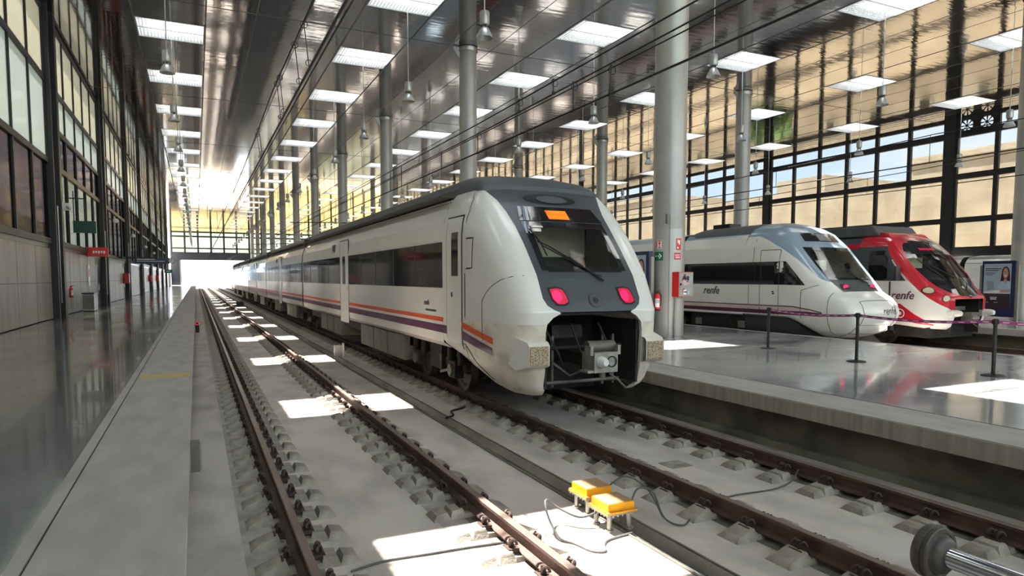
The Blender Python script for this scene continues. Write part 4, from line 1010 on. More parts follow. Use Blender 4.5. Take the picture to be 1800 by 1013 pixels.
for y, k in ((15.84, 1.), (18.3, 1.), (18.75, .75), (18.95, .2)):
    h = [(x * (.9 + .1 * k), 2.99 + (z - 2.99) * k) for x, z in fp]; secs.append([(X2 - x, y, z) for x, z in h] + [(X2 + x, y, z) for x, z in reversed(h[:-1])])
for S0, S1 in zip(secs, secs[1:]):
    for i in range(len(S0) - 1): b.add([S0[i], S0[i + 1], S1[i + 1], S1[i]], [(0, 1, 2, 3)], m_tgr)
b.add(secs[0], [tuple(range(len(secs[0])))], m_tgr); b.box(X2 - .6, X2 - .1, 17.4, 18.2, 3.3, 3.46, m_black)
P2(b, 'roof_fairing', w=True)
b = MB(); b.prism([(13.0, -.35), (15.9, -.35), (15.9, .44), (14.05, .44)], X2 - 1.3, X2 + 1.3, m_blacks); P2(b, 'skirt')
bogie(T2, X2, 17.2); bogie(T2, X2, 20.5)
for k in (15.9, 17.9): P2(MB().box(X2 - 1.36, X2 - 1.3, k, k + .25, .02, .24, m_ubox), 'underfloor_box')
o = renfe(T2, X2 - 1.48, 17.28, 1.20, .36, m_tg); o.matrix_parent_inverse = Matrix.Translation(T2.location).inverted()

# ================================================================== red and white commuter train
T3 = empty('commuter_train', 'red and white commuter train with sloping black oval windscreen and open coupler', 'train', (21.5, 12.4, ZR))
P3 = mk(T3); X3 = 21.5
yf3 = [(.0, 12.62), (.1, 12.50), (.4, 12.40), (.97, 12.40), (1.05, 12.45), (1.16, 12.60), (1.33, 12.83), (1.52, 13.01), (1.73, 13.19), (2.0, 13.45), (2.37, 13.75), (2.7, 14.06), (2.8, 14.16), (2.95, 14.36), (3.05, 14.6)]
oval = [(1.04, .12), (1.06, .38), (1.16, .69), (1.33, .90), (1.52, 1.07), (1.73, 1.17), (2.0, 1.22), (2.2, 1.22), (2.37, 1.17), (2.55, 1.08), (2.7, .95), (2.8, .72), (2.86, .3), (2.87, .1)]
hm3 = [(.0, .66), (.1, .70), (.97, .70), (1.16, .80), (1.33, .92), (1.52, 1.09), (1.73, 1.18), (2.0, 1.235), (2.2, 1.235), (2.37, 1.2), (2.7, 1.10), (2.8, 1.05), (2.95, .9), (3.05, .5)]
hs3 = [(.0, 1.2), (.2, 1.42), (.5, 1.47), (2.0, 1.47), (2.4, 1.44), (2.75, 1.33), (2.95, 1.12), (3.05, .7)]
yr3 = [(.0, 13.8), (.5, 13.9), (1.5, 14.2), (2.4, 14.5), (3.05, 15.1)]
N3 = Nose(X3, yf3, hm3, hs3, yr3, [(12, .0), (13.0, .05), (13.8, .12), (14, .15), (20, .15)], [(.0, .03), (1.0, .06), (1.5, .25), (2.2, .38), (2.8, .3), (3.05, .2)], 2.2, .5, .0)
Y3B = 15.2
zs3 = [0, .05, .1, .2, .3, .4, .5, .6, .7, .8, .9, .97, 1.0, 1.04, 1.06, 1.1, 1.16, 1.24, 1.33, 1.42, 1.52, 1.62, 1.73, 1.86, 2.0, 2.1, 2.2, 2.3, 2.37, 2.46, 2.55, 2.63, 2.7, 2.75, 2.8, 2.83, 2.86, 2.87, 2.9, 2.95, 3.0, 3.05]
yred = [(.60, 12.41), (.7, 12.46), (.95, 12.80), (1.2, 13.12), (1.52, 13.43), (1.9, 13.75), (2.4, 14.1), (2.7, 14.25), (2.72, 20), (3.1, 20)]
sr = lambda z: max(.02, N3.apar(interp(yred, z), z)) if z > .6 else .1
def mf3(y, z, i, s):
    if z > 2.62: return m_red
    if i < 6 and z > .6: return m_red
    if z > 1.52: return m_tg if (i > 7 or y > 14.) else m_pink
    return m_tw
b = joinb(*[N3.skin(zs3, Y3B, s_, mf3, 22, sr) for s_ in (-1, 1)])
fz = [z for z in zs3 if .97 <= z <= 2.87]
fr = MB()
for s_ in (-1, 1):
    for z0, z1 in zip(fz, fz[1:]):
        for k in range(3):
            v = []
            for z, t in ((z0, k / 3), (z0, (k + 1) / 3), (z1, (k + 1) / 3), (z1, k / 3)):
                o_ = interp(oval, z) if z >= 1.04 else 0; h = interp(hm3, z); x = s_ * (o_ + (h - o_) * t); v.append((X3 + x, N3.front(x, z), z))
            fr.add(v, [(0, 1, 2, 3)], m_red)
f2 = N3.face([z for z in zs3 if z >= 2.86], lambda x, z: m_red)
P3(joinb(b, fr, f2), 'nose_shell', w=True)
def m3f(x, z):
    if 1.62 < z < 2.37: return m_ws
    return m_tglass
P3(N3.face([z for z in zs3 if 1.04 <= z <= 1.62], lambda x, z: m_tglass, tab=oval), 'front_mask', w=True)
P3(N3.face([z for z in zs3 if 2.37 <= z <= 2.87], lambda x, z: m_tglass, tab=oval), 'destination_window', w=True)
P3(N3.face([z for z in zs3 if 1.62 <= z <= 2.37], lambda x, z: m_ws, tab=oval), 'windscreen', w=True)
b = MB(); b.box(X3 - 1.1, X3 + 1.1, 14.9, 14.95, 1., 2.7, m_cabd); b.box(X3 - .9, X3 + .9, 13.6, 14.2, 1.2, 1.6, m_cabd); b.box(X3 - .9, X3 + .9, 14.5, 14.52, 1.95, 2.3, m_cabin); P3(b, 'cab_interior')
def F3(x, z, o=.02): return (X3 + x, N3.front(x, z) - o, z)
b = MB(); b.tube([F3(-1.0, 2.2, .03), F3(-.8, 1.9, .04), F3(-.55, 1.62, .03)], .016, m_black, 6); b.tube([F3(-.72, 2.0, .04), F3(-.1, 1.62, .04)], .014, m_black, 6); P3(b, 'wiper')
d = MB()
for k in range(7): x = -.62 + k * .09; d.add([F3(x, 2.50), F3(x + .065, 2.50), F3(x + .065, 2.57), F3(x, 2.57)], [(0, 1, 2, 3)], m_redd)
P3(d, 'destination_display')
b = MB(); n = 28; b.add([F3(.25 + .30 * math.cos(2 * PI * k / n), 2.62 + .14 * math.sin(2 * PI * k / n), .02) for k in range(n)], [tuple(range(n))], m_steel); b.add([F3(.27 + .2 * math.cos(2 * PI * k / n), 2.62 + .09 * math.sin(2 * PI * k / n), .03) for k in range(n)], [tuple(range(n))], m_hl); P3(b, 'roof_headlamp')
# headlamps on the red sweep
for s_ in (-1, 1):
    for (x, z) in ((1.20, 1.235), (.97, .99)):
        b = MB(); n = 20
        for r, off, m in ((1.25, .006, m_black), (1., .014, m_hl)):
            b.add([nosept(N3, s_ * (x + r * .09 * math.cos(2 * PI * k / n)), z + r * (.085 * math.sin(2 * PI * k / n) - .03 * math.cos(2 * PI * k / n)), off) for k in range(n)], [tuple(range(n))], m)
        P3(b, 'headlamp')
    b = MB(); N3.strip([(15.2, 1.53, 2.62), (14.2, 1.53, 2.60)], m_tg, s_, .004, 8, b=b); N3.strip([(14.75, 1.6, 2.45), (14.66, 1.55, 2.5), (14.25, 1.55, 2.5), (14.1, 1.62, 2.2)], m_tglass, s_, .010, 6, b=b)
    P3(b, 'cab_window', smooth=40)
    b = MB(); N3.strip([(15.2, .16, .80), (13.62, .16, .80), (13.3, .16, .56), (12.75, .12, .16)], m_red, s_, .006, 6, b=b); P3(b, 'red_panel', smooth=40)
    b = MB(); N3.strip([(14.02, .45, 1.5), (13.96, .45, 1.5)], m_seamd, s_, .010, 8, b=b); P3(b, 'door_seam')
    b = MB(); b.box(*sorted((X3 + s_ * 1.50, X3 + s_ * 1.72)), 13.62, 13.72, 1.52, 1.98, m_blacks); b.box(*sorted((X3 + s_ * 1.40, X3 + s_ * 1.52)), 13.66, 13.70, 1.7, 1.76, m_black); P3(b, 'mirror', bev=.02)
    b = MB(); n = 22; cy, cz = 13.62, .50
    def Cp(r, a, off): y = cy + r * math.cos(a); z = cz + r * math.sin(a); return (X3 + s_ * (N3.xs(y, z) + off), y, z)
    for (r0, r1, off) in ((.115, .145, .012), (.0, .05, .012)):
        vs = [Cp(r, 2 * PI * k / n, off) for r in (r0, r1) for k in range(n)]; b.add(vs, [(k, (k + 1) % n, n + (k + 1) % n, n + k) for k in range(n)], m_wsign)
    P3(b, 'emblem')
    b = MB(); b.lathe([(.0, -.22), (.07, -.20), (.10, -.1), (.10, .1)], m_tw, org=(X3 + s_ * .82, 12.32, .54), axis=(0, 1, 0), n=18); b.box(X3 + s_ * .86 - .12, X3 + s_ * .86 + .12, 12.3, 12.7, .42, .62, m_tw); P3(b, 'buffer_fairing', smooth=40, bev=.02)
o = renfe(T3, X3 - 1.492, 13.56, 1.06, .36, m_pu); o.matrix_parent_inverse = Matrix.Translation(T3.location).inverted()
b = MB(); b.box(X3 - .69, X3 + .69, 13.2, 13.25, -.3, .97, m_under); b.box(X3 - .70, X3 - .67, 12.5, 13.2, -.1, .95, m_under); b.box(X3 + .67, X3 + .70, 12.5, 13.2, -.1, .95, m_under); b.box(X3 - .7, X3 + .7, 12.46, 13.2, .95, .98, m_under); b.box(X3 - .5, X3 + .5, 12.8, 12.9, .6, .72, m_coup); P3(b, 'coupler_bay')
b = MB(); b.box(X3 - .2, X3 + .2, 12.2, 12.5, .22, .56, m_coup); b.lathe([(.09, 0), (.08, .06), (.04, .14), (0, .14)], m_galv, org=(X3 - .06, 12.2, .4), axis=(0, -1, 0), n=18); b.lathe([(.08, 0), (.08, .012), (.06, .012), (.05, -.06), (0, -.06)], m_black, org=(X3 + .1, 12.195, .4), axis=(0, -1, 0), n=18); b.box(X3 - .1, X3 + .1, 12.5, 13.2, .3, .45, m_under); b.tube([(X3 + .05, 12.3, .22), (X3 + .3, 12.3, .1), (X3 + .6, 12.5, .12)], .02, m_coup, 6); P3(b, 'coupler', smooth=30)
prof3 = [(1.35, .15), (1.45, .3), (1.47, .5), (1.47, 1.52), (1.47, 2.0), (1.44, 2.4), (1.40, 2.58), (1.33, 2.75), (1.15, 2.93), (.7, 3.04), (0, 3.06)]
for ci, (a, c) in enumerate([(Y3B, 33), (33.25, 50)]):
    bd = P3(car_shell(X3, prof3, a, c, lambda z: m_tw if z < 1.52 else m_tg if z < 2.5 else m_red if z < 2.7 else m_tg), 'carriage_body', smooth=35)
    for s_ in (-1, 1): P3(MB().box(*sorted((X3 + s_ * 1.45, X3 + s_ * 1.478)), a + 1.2, c - .5, 1.55, 2.3, m_tglass), 'window_band', bd)
    P3(MB().box(X3 - 1.2, X3 + 1.2, a + .3, c - .3, -.2, .16, m_under), 'underfloor_equipment', bd)
b = MB(); b.prism([(14.7, 3.0), (15.0, 3.36), (32, 3.36), (32.3, 3.0)], X3 - 1.05, X3 + 1.05, m_tgr); P3(b, 'roof_fairing', bev=.05)
b = MB(); b.prism([(14.25, 2.86), (14.5, 3.1), (15.4, 3.16), (15.6, 2.95)], X3 - 1.0, X3 + 1.0, m_red); P3(b, 'roof_hood', bev=.08)
bogie(T3, X3, 15.6); bogie(T3, X3, 33.1)
P3(MB().box(X3 - 1.1, X3 + 1.1, 12.9, 14.3, -.25, .14, m_under), 'snow_plough')

# ================================================================== plain white train by the right wall
T4 = empty('regional_train', 'plain white train with dark windows standing beside the right window wall', 'train', (43.3, 20, ZR))
P4 = mk(T4); X4 = 43.3
for a, c in ((6, 24.5), (24.8, 43), (43.3, 62)):
    bd = P4(car_shell(X4, [(1.35, .3), (1.45, .45), (1.47, .8), (1.47, 2.2), (1.42, 2.5), (1.25, 2.72), (1.0, 2.88), (0, 2.98)], a, c, lambda z: m_tw if z < 2.68 else m_steel), 'carriage_body', smooth=35)
    for k in range(5):
        y = a + 1.6 + k * 3.3; P4(MB().box(X4 - 1.478, X4 - 1.45, y, y + 1.5, 1.45, 2.2, m_tglass), 'window', bd)
    P4(MB().box(X4 - 1.476, X4 - 1.45, a, c, .75, .95, m_red).box(X4 - 1.476, X4 - 1.45, a, c, 2.48, 2.50, m_seamd), 'stripe', bd)
    P4(MB().box(X4 - 1.2, X4 + 1.2, a + .5, c - .5, -.3, .31, m_under), 'underfloor_equipment', bd)
    bogie(T4, X4, a + 2.5); bogie(T4, X4, c - 2.5)

# ------------------------------------------------------------------ overhead line
def wire(pts, r, lab, parent=None):
    b = MB(); b.tube(pts, r, m_wire, 6); o = b.build('wire', parent, 60)
    return tag(o, lab, 'wire') if parent is None else o
def sag(x, za, zb_, y0=-7.5, y1=168, span=29.4, off=14.57):
    pts = []; y = y0
    while y <= y1: ph = ((y - off) % span) / span; pts.append((x, y, za - (za - zb_) * 4 * ph * (1 - ph))); y += 3.675
    return pts
t = empty('catenary', 'overhead contact line above the empty track beside the left platform', 'overhead line', (1.59, 0, 4.66), 'overhead lines of the hall')
def rel(pts, x, z): return [(p[0] - x, p[1], p[2] - z) for p in pts]
b = MB(); b.tube(rel([(1.59, -7.5, 4.66), (1.59, 80, 4.72), (1.59, 168, 4.8)], 1.59, 4.66), .019, m_wire, 6); b.build('contact_wire', t, 60)
b = MB(); b.tube(rel([(1.66, -7.5, 4.66), (1.62, 80, 4.72), (1.59, 168, 4.8)], 1.59, 4.66), .012, m_wire, 6); b.build('contact_wire', t, 60)
b = MB(); b.tube(rel(sag(1.52, 5.42, 5.22), 1.59, 4.66), .013, m_wire, 6); b.build('messenger_wire', t, 60)
def ringp(c, r, ax=(0, 1, 0)): return [(c[0] + r * math.cos(2 * PI * k / 14), c[1], c[2] + r * math.sin(2 * PI * k / 14)) for k in range(15)]
for k, y in enumerate([10.3, 11.3, 13.4, 13.9, 18.0, 18.6] + [25 + 5.2 * i for i in range(18)]):
    ph = ((y - 14.57) % 29.4) / 29.4; zt = 5.42 - .2 * 4 * ph * (1 - ph) - 4.66
    b = MB(); b.tube([(-.06, y, zt), (0, y, .05)], .008, m_wire, 5)
    if k < 9: b.tube(ringp((-.06, y, zt - .02), .05), .006, m_wire, 5); b.tube(ringp((.0, y, .10), .045), .006, m_wire, 5)
    b.build('dropper', t)
t = empty('catenary', 'overhead contact line with four wires above the near train', 'overhead line', (5.47, 0, 4.24), 'overhead lines of the hall')
for nm, r, z0, z1, dx in (('contact_wire', .016, 4.23, 4.26, 0), ('messenger_wire', .013, 4.98, 4.84, -.02), ('messenger_wire', .012, 4.80, 4.66, .02), ('feeder_wire', .010, 4.645, 4.63, .04)):
    b = MB(); b.tube([(dx, -7.5, z0 - 4.24), (dx, 13, z1 - 4.24 + .0), (dx, 60, z1 - 4.24 + .1), (dx, 168, z0 - 4.24 + .35)], r, m_wire, 6); b.build(nm, t, 60)
for k, (y, za, zb_) in enumerate([(8.2, 4.66, 4.24), (9.25, 4.70, 4.24), (9.9, 4.92, 4.68), (11.2, 4.9, 4.66), (13.2, 4.67, 4.25), (15.5, 4.67, 4.25), (19, 4.85, 4.26), (20.2, 4.85, 4.26), (26, 4.85, 4.26), (32, 4.85, 4.27), (38, 4.85, 4.27), (45, 4.85, 4.28)]):
    b = MB(); b.tube([(0, y, za - 4.24), (0, y, zb_ - 4.24)], .011, m_wire, 5)
    if k < 5: b.tube(ringp((0.02, y, za - 4.24 - .07), .06), .006, m_wire, 5); b.box(-.02, .02, y - .02, y + .02, zb_ - 4.24 - .02, zb_ - 4.24 + .03, m_wire)
    b.build('dropper', t)
for x, z, nm in ((17.1, 4.55, 'white plum-striped train'), (21.5, 4.55, 'red commuter train')):
    t = empty('catenary', f'overhead contact line above the {nm}', 'overhead line', (x, 0, z), 'overhead lines of the hall')
    b = MB(); b.tube([(0, -7.5, 0), (0, 168, .1)], .015, m_wire, 6); b.build('contact_wire', t, 60)
    b = MB(); b.tube(rel(sag(x, z + .75, z + .45, off=10), x, z), .012, m_wire, 6); b.build('messenger_wire', t, 60)
    for y in range(6, 90, 5): ph = ((y - 10) % 29.4) / 29.4; b = MB(); b.tube([(0, y, 0), (0, y, .75 - .3 * 4 * ph * (1 - ph))], .008, m_wire, 5); b.build('dropper', t)
# cantilever arms with insulators on every third column of the near row
for n_, k in enumerate((2, 4, 6, 8)):
    y = 14.57 + 14.7 * k
    t = empty('cantilever_arm', f'catenary arm with insulators reaching over the near train, {nth(n_ + 1)} from the camera', 'arm', (11.25, y, 5.0), 'catenary arms on the columns')
    b = MB(); b.tube([(0, 0, .35), (-5.8, 0, .1)], .03, m_black, 6); b.tube([(0, 0, -.3), (-2.6, 0, .22)], .025, m_black, 6); b.build('arm_tube', t)
    for zz_ in (.35, -.3):
        b = MB(); b.lathe([(.03, .1)] + [(.08 if q % 2 else .04, .12 + .035 * q) for q in range(9)] + [(.03, .46)], m_black, org=(0, 0, zz_), axis=(-1, 0, .0 if zz_ > 0 else .2), n=10); b.build('insulator', t)

# ------------------------------------------------------------------ fittings on the signed column
cxm, cym, cr = 11.65, 14.57, .432
def colplate(name, a0, a1, z0, z1, m, lab, cat, marks=()):
    """curved sign plate on the column, angles measured from the -y direction, positive to +x"""
    t = MB(); n = 6
    def P(a, z, r): return (cxm + r * math.sin(a), cym - r * math.cos(a), z)
    def patch(b, a0, a1, z0, z1, r, m, n=6):
        vs = []
        for k in range(n + 1):
            a = a0 + (a1 - a0) * k / n; vs += [P(a, z0, r), P(a, z1, r)]
        b.add(vs, [(2 * k, 2 * k + 2, 2 * k + 3, 2 * k + 1) for k in range(n)], m)
    patch(t, a0, a1, z0, z1, cr + .008, m)
    for (u0, u1, v0, v1, mm) in marks: patch(t, a0 + (a1 - a0) * u0, a0 + (a1 - a0) * u1, z0 + (z1 - z0) * v0, z0 + (z1 - z0) * v1, cr + .011, mm, 2)
    if name == 'exit_sign':
        mid = (z0 + z1) / 2; f = lambda u: a0 + (a1 - a0) * u
        t.add([P(f(.12), mid - .02, cr + .012), P(f(.6), mid - .02, cr + .012), P(f(.6), mid + .02, cr + .012), P(f(.12), mid + .02, cr + .012)], [(0, 1, 2, 3)], m_wsign)
        t.add([P(f(.52), mid - .065, cr + .013), P(f(.60), mid - .075, cr + .013), P(f(.88), mid, cr + .013), P(f(.60), mid + .075, cr + .013), P(f(.52), mid + .065, cr + .013), P(f(.72), mid, cr + .013)], [(0, 1, 2, 5), (5, 2, 3, 4)], m_wsign)
    return tag(t.build(name), lab, cat)
# camera sees the column around the direction of (-.63,-.78): angle about -.68 rad
colplate('exit_sign', -1.62, -1.0, 2.08, 2.31, m_green, 'green sign with white arrow on the widest column', 'sign')
colplate('fire_sign', -1.50, -1.10, 2.40, 2.62, m_wsign, 'white sign with red fire symbols above the green arrow sign', 'sign', [(.05, .2, .05, .95, m_safe), (.3, .9, .82, .95, m_safe), (.45, .8, .5, .75, m_safe), (.55, .7, .15, .5, m_safe), (.4, .9, .05, .15, m_safe)])
colplate('extinguisher_sign', -.20, .14, 2.36, 2.66, m_safe, 'red pictogram sign high on the right of the widest column', 'sign', [(.15, .45, .1, .25, m_wsign), (.45, .75, .45, .85, m_wsign), (.2, .4, .6, .9, m_wsign)])
colplate('warning_sign', -.32, .12, 2.10, 2.28, m_safe, 'red lettered sign above the hose cabinet on the widest column', 'sign', [(.08, .9, .66, .74, m_wsign), (.08, .8, .48, .55, m_wsign), (.15, .85, .2, .34, m_wsign)])
t = empty('hose_cabinet', 'red fire hose cabinet with stickered glass front on the widest column', 'cabinet', (11.71, 14.05, 1.11))
b = MB(); b.box(-.24, .24, -.14, .15, 0, .66, m_safe); b.build('case', t, bev=.008)
b = MB(); b.box(-.235, .235, -.150, -.141, .01, .65, m_galv); b.box(-.20, .20, -.154, -.150, .05, .61, m_steel); b.build('glass_door', t)
b = MB()
rs = random.Random(3)
for q in range(16):
    x = rs.uniform(-.1, .1); z_ = rs.uniform(.1, .55); w, h = rs.uniform(.02, .05), rs.uniform(.02, .06); b.box(x - w, x + w, -.158 - q * .0003, -.1545 - q * .0003, z_ - h, z_ + h, rs.choice([m_wsign, m_wsign, M('sticker_pink', (.75, .35, .4), .5), M('sticker_plum', (.2, .03, .08), .5), m_black, m_sky]))
b.build('stickers', t); b = MB(); b.box(-.20, -.16, -.17, -.15, .3, .36, m_black); b.build('latch', t)
def extinguisher(x, y, z, lab, rz=0):
    t = empty('fire_extinguisher', lab, 'extinguisher', (x, y, z), None, rz)
    b = MB(); b.lathe([(.0, 0), (.06, .0), (.075, .02), (.078, .05), (.078, .36), (.07, .41), (.04, .45), (.025, .46), (.025, .48)], m_safe, n=24); b.build('cylinder', t, 40)
    b = MB(); b.lathe([(.079, .0), (.079, .04)], m_black, n=24); b.build('foot', t, 40)
    b = MB(); b.cyl((0, 0, .46), (0, 0, .50), .03, m_black, 12); b.box(-.02, .02, -.12, .05, .50, .515, m_black); b.box(-.015, .015, -.11, .0, .53, .54, m_black); b.build('valve', t)
    b = MB(); b.tube(spl([(.03, 0, .47), (.10, -.02, .42), (.11, -.02, .25), (.09, -.02, .12)]), .012, m_black, 6); b.build('hose', t)
    b = MB(); n = 9; vs = []
    for k in range(n + 1): a = -PI * .95 + k / n * 1.5; vs += [(.0795 * math.cos(a), .0795 * math.sin(a), .09), (.0795 * math.cos(a), .0795 * math.sin(a), .32)]
    b.add(vs, [(2 * k, 2 * k + 2, 2 * k + 3, 2 * k + 1) for k in range(n)], m_wsign)
    vs = []
    for k in range(n + 1): a = -PI * .95 + k / n * 1.5; vs += [(.0803 * math.cos(a), .0803 * math.sin(a), .2), (.0803 * math.cos(a), .0803 * math.sin(a), .3)]
    b.add(vs, [(2 * k, 2 * k + 2, 2 * k + 3, 2 * k + 1) for k in range(n)], m_sky); b.build('label_sticker', t)
    return t
extinguisher(11.11, 14.33, .74, 'red fire extinguisher hanging on the left of the widest column')
cable([(11.52, 14.08, 1.1), (11.52, 14.10, .5), (11.52, 14.10, .01)], .03, 'grey water pipe from hose cabinet down to the floor', m_pipe, 2, 'pipe')
b = MB(); 
def CP(a, r=cr): return cxm + r * math.sin(a), cym - r * math.cos(a)
x, y = CP(-.62, .437); b.cyl((x, y, .05), (x, y, 3.05), .012, m_pipe, 6); x, y = CP(-.72, .45); b.box(x - .05, x + .05, y - .03, y + .05, 3.05, 3.3, m_ubox)
tag(b.build('conduit_box'), 'small grey box with thin conduit high on the widest column', 'box')
# posters
def poster(x, y0, y1, z0, z1, lab, nlegs=True):
    t = empty('poster_stand', lab, 'poster', (x, (y0 + y1) / 2, 0), 'advertising panels with a smiling woman') if False else empty('poster_stand', lab, 'poster', (x, (y0 + y1) / 2, 0))
    w = (y1 - y0) / 2; h = z1 - z0
    b = MB(); b.box(-.0, .14, -w, w, z0, z1, m_navy); b.build('frame', t, bev=.012)
    b = MB(); a, c = -w + .13, w - .07; b.box(-.006, .002, a, c, z0 + .26, z1 - .1, m_sky)
    # u runs left->right as seen from the -x side: left = far end (+y)
    def Y(u): return c + (a - c) * u
    zz0, zz1 = z0 + .26, z1 - .1
    def Z(v): return zz0 + (zz1 - zz0) * v
    def rect(u0, u1, v0, v1, m, o=-.009): b.box(o, -.005, *sorted((Y(u0), Y(u1))), Z(v0), Z(v1), m)
    def ell(cu, cv, ru, rv, m, o): n = 24; b.add([(o, Y(cu + ru * math.cos(2 * PI * k / n)), Z(cv + rv * math.sin(2 * PI * k / n))) for k in range(n)], [tuple(range(n))], m)
    rect(0, 1, 0, .345, m_desk, -.0065)
    poly = lambda pts, m, o: b.add([(o, Y(u), Z(v)) for u, v in pts], [tuple(range(len(pts)))], m)
    ell(.80, .80, .145, .14, m_hair, -.0080); poly([(.66, .80), (.95, .80), (.97, .62), (.62, .62)], m_hair, -.0081)
    poly([(.50, .48), (.60, .58), (.76, .63), (.90, .62), (1., .55), (1., .38), (.62, .38)], m_shirt, -.0085); poly([(.74, .66), (.86, .66), (.84, .58), (.77, .58)], m_skin, -.0088)
    ell(.80, .79, .095, .115, m_skin, -.0090); poly([(.75, .745), (.86, .75), (.83, .725), (.78, .72)], m_wsign, -.0093)
    for u in (.765, .84): ell(u, .815, .014, .009, m_hair, -.0093)
    poly([(.62, .42), (.98, .44), (.98, .37), (.62, .36)], m_skin, -.0092)
    poly([(.10, .62), (.38, .62), (.40, .44), (.16, .42)], M('poster_laptop', (.30, .36, .42), .4), -.0088); poly([(.0, .345), (1., .345), (1., .375), (.5, .42), (.0, .38)], m_wsign, -.0086)
    for k, (u1, v) in enumerate(((.64, .885), (.54, .845), (.42, .80), (.40, .775), (.34, .75))): rect(.05, u1, v, v + (.016 if k < 2 else .008), m_desk, -.0095)
    rect(.26, .52, .25, .265, m_wsign); rect(.28, .50, .21, .235, m_wsign); rect(.12, .2, .14, .155, m_sky); rect(.42, .55, .14, .155, m_sky); rect(.02, .98, .035, .05, m_pu2)
    b.build('advert', t)
    for s_ in (-1, 1): b = MB(); b.box(.02, .12, s_ * (w + .04) - .04, s_ * (w + .04) + .04, 0, z1 - .15, m_galv); b.build('leg', t)
    return t
poster(24.9, 12.92, 13.98, .28, 2.2, 'navy framed advert with smiling dark-haired woman, right of the red train')
poster(10.98, 14.55, 15.75, .35, 2.33, 'navy framed advert half hidden between near train nose and widest column')
# belt barrier
ST = [(11.74, 11.09, 'standing farthest, beside the widest column'), (11.42, 8.60, 'in the middle, before the white rounded train nose'), (11.78, 6.37, 'nearest, before the red train and poster'), (12.4, 4.0, 'outside right of the sun patch')]
base = None
for k, (x, y, l) in enumerate(ST):
    if base is None:
        base = empty('barrier_post', 'black belt barrier post ' + l, 'barrier post', (x, y, 0), 'black belt barrier posts')
        b = MB(); b.lathe([(.0, .03), (.05, .032), (.15, .022), (.172, .012), (.175, .0)], m_black, n=32); b.build('base', base, 40)
        b = MB(); b.cyl((0, 0, .03), (0, 0, .84), .03, m_black, 16); b.build('tube', base, 40)
        b = MB(); b.lathe([(.03, .84), (.042, .85), (.042, .93), (.03, .94), (0, .94)], m_black, n=20); b.box(-.02, .02, -.05, .05, .86, .92, m_black); b.build('belt_head', base, 40)
    else: copy_tree(base, (x, y, 0), 'black belt barrier post ' + l)
for k in range(3):
    (xa, ya, _), (xb, yb, _) = ST[k], ST[k + 1]; b = MB(); n = 12
    d = Vector((xb - xa, yb - ya, 0)); L_ = d.length; d.normalize(); nn = Vector((-d.y, d.x, 0)) * .001
    vs = []
    for i in range(n + 1):
        t_ = i / n; p = Vector((xa, ya, 0)) + d * (.045 + (L_ - .09) * t_); z_ = .89 - .05 * 4 * t_ * (1 - t_)
        vs += [p + nn + Vector((0, 0, z_ - .024)), p + nn + Vector((0, 0, z_ + .024)), p - nn + Vector((0, 0, z_ + .024)), p - nn + Vector((0, 0, z_ - .024))]
    b.add(vs, [(4 * i + q, 4 * i + 4 + q, 4 * i + 4 + (q + 1) % 4, 4 * i + (q + 1) % 4) for i in range(n) for q in range(4)], m_tape)
    for i in range(n):
        t_ = (i + .5) / n; p = Vector((xa, ya, 0)) + d * (.045 + (L_ - .09) * t_); z_ = .89 - .05 * 4 * t_ * (1 - t_)
        for sg in (-1, 1): q = p + nn * sg * 2; b.add([q - d * .045 + Vector((0, 0, z_ - .006)), q + d * .045 + Vector((0, 0, z_ - .006)), q + d * .045 + Vector((0, 0, z_ + .006)), q - d * .045 + Vector((0, 0, z_ + .006))], [(0, 1, 2, 3)], m_pink)
    tag(b.build('barrier_belt'), ['purple belt between the farthest and the middle barrier post', 'purple belt between the middle and the nearest barrier post', 'purple belt leaving the nearest barrier post to the right'][k], 'belt', 'purple barrier belts')

# ------------------------------------------------------------------ left platform fittings
t = empty('litter_bin', 'grey steel litter bin standing by the stone wall of the left platform', 'bin', (-4.75, 38.4, 0))
b = MB(); b.box(-.24, .24, -.65, .65, .04, .82, m_steel); b.box(-.22, .22, -.6, .6, 0, .04, m_black); b.build('body', t, bev=.01)
b = MB(); b.box(-.26, .26, -.68, .68, .84, .90, m_blacks); b.box(-.2, .2, -.6, .6, .82, .84, m_black); b.build('lid', t); b = MB(); b.box(.24, .245, -.02, .02, .04, .82, m_black); b.build('door_seam', t); b = MB(); b.box(-.24, .24, -.655, -.65, .1, .78, m_ubox); b.build('end_panel', t)
extinguisher(-5.06, 35.2, .75, 'red fire extinguisher on the left wall beside the litter bin', PI / 2)
t = empty('shop_sign', 'red illuminated box sign sticking out of the left wall', 'sign', (-4.9, 41.2, 2.75)); b = MB(); b.box(-.27, .72, -.08, .08, 0, .48, m_safe); b.build('box', t, bev=.01)
b = MB()
for k in range(5): b.box(.02 + k * .12, .10 + k * .12, -.085, -.08, .16 + (k % 2) * .03, .30, m_wsign)
b.build('sign_mark', t)
b = MB(); b.box(-4.90, -4.62, 32.8, 32.95, 4.4, 4.7, m_wsign); b.cyl((-4.75, 32.85, 4.55), (-4.6, 32.6, 4.45), .05, m_steel, 10); tag(b.build('camera_housing'), 'white camera housing high on the second black wall post', 'camera')
t = empty('direction_sign', 'dark green hanging sign panel between the second and third wall posts', 'sign', (-4.6, 36.5, 3.7)); b = MB(); b.box(-.45, .45, -.06, .06, 0, .55, M('dark_green_panel', (.0, .045, .03), .4)); b.build('panel', t); b = MB(); b.box(-.43, -.39, -.02, .02, .55, 1.9, m_black); b.box(.0, .04, -.02, .02, .55, 1.6, m_black); b.box(-.6, .04, -.02, .02, 1.55, 1.6, m_black); b.build('hanger', t)
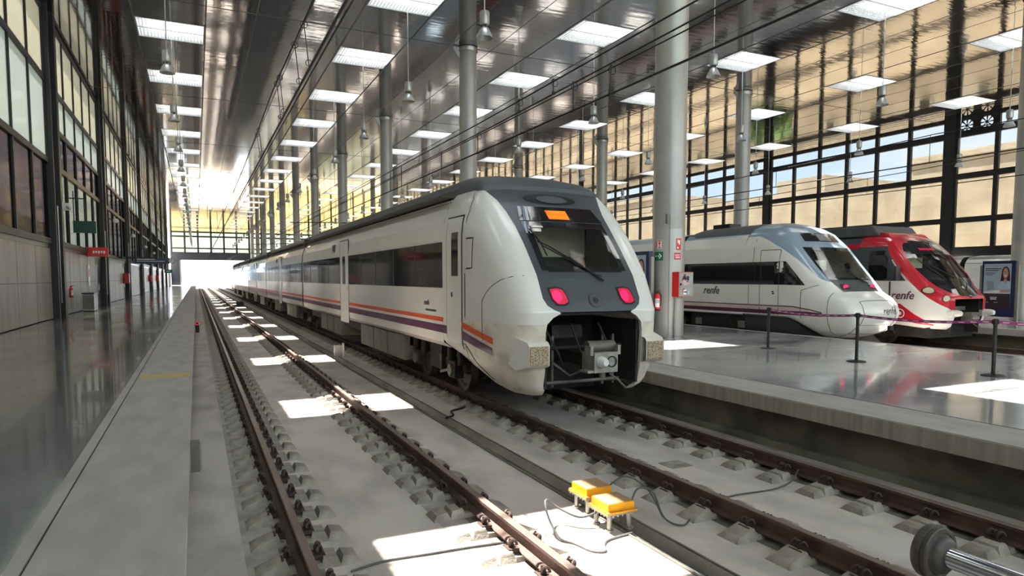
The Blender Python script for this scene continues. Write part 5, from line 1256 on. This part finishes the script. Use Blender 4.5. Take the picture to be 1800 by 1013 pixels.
t = empty('platform_sign', 'long dark blue platform sign with round clock hanging far down the left platform', 'sign', (-3.2, 70, 2.95)); b = MB(); b.box(-1.9, 1.0, -.08, .08, 0, .55, m_navy); b.build('panel', t)
b = MB(); b.box(-1.7, .6, -.085, -.08, .2, .26, m_wsign); b.box(-1.7, -.2, -.085, -.08, .36, .44, m_wsign); b.build('sign_mark', t)
for s_ in (-1.6, .8): b = MB(); b.cyl((s_, 0, .55), (s_, 0, ZC - 2.95), .03, m_black, 6); b.build('hanger', t)
b = MB(); b.cyl((1.15, .05, .3), (1.15, -.1, .3), .26, m_black, 24); b.cyl((1.15, -.09, .3), (1.15, -.11, .3), .23, m_wsign, 24); b.box(1.14, 1.16, -.115, -.11, .3, .45, m_black); b.box(1.15, 1.27, -.115, -.11, .29, .31, m_black); b.build('clock', t)
t = empty('exit_sign', 'green emergency exit sign hanging beyond the platform clock', 'sign', (-2.7, 84, 2.2)); b = MB(); b.box(-.5, .3, -.05, .05, 0, .4, m_green); b.box(-.3, .1, -.055, -.05, .15, .25, m_wsign); b.build('panel', t); b = MB(); b.cyl((-.1, 0, .4), (-.1, 0, ZC - 2.2), .025, m_black, 6); b.build('hanger', t)
b = MB(); b.cyl((-4.95, 62.9, 3.2), (-2.2, 55.5, 3.2), .04, m_black, 8) if False else b.box(-5.2, -2.6, 56.4, 56.52, 3.05, 3.2, m_black); b.box(-4.85, -4.65, 56.36, 56.4, 3.0, 3.2, m_green)
tag(b.build('information_bar'), 'thin dark information bar with green end light on the left wall', 'sign')
for k, y in enumerate((60.8, 91, 107)):
    t = empty('hose_reel', f'red hose cabinet on the left wall, {nth(k + 1)} from the camera', 'cabinet', (XL + .2, y, 1.2), 'red hose cabinets on the left wall'); b = MB(); b.box(-.2, .15, -.35, .35, 0, .8, m_safe); b.build('case', t, bev=.02); b = MB(); b.box(.15, .16, -.25, .25, .1, .7, m_wsign); b.build('door_panel', t)
for k, (y, z_) in enumerate(((50.5, 5.2), (64, 5.0), (79, 4.7), (94, 4.6))):
    b = MB(); b.lathe([(.0, 0), (.12, .02), (.16, .12), (.14, .24), (.05, .3)], m_wsign, n=16); b.box(-.52, 0, -.03, .03, .22, .28, m_black); tag(b.build('wall_speaker', smooth=40, loc=(-4.65, y, z_)), f'round white speaker on the left wall, {nth(k + 1)} from the camera', 'speaker', 'white speakers on the left wall')
b = MB(); b.box(-5.15, -5.11, 41.1, 41.6, 1.2, 2.3, m_wsign); b.box(-5.11, -5.105, 41.15, 41.55, 1.7, 2.1, m_safe); tag(b.build('notice_board'), 'narrow white notice board on the left wall past the litter bin', 'notice')
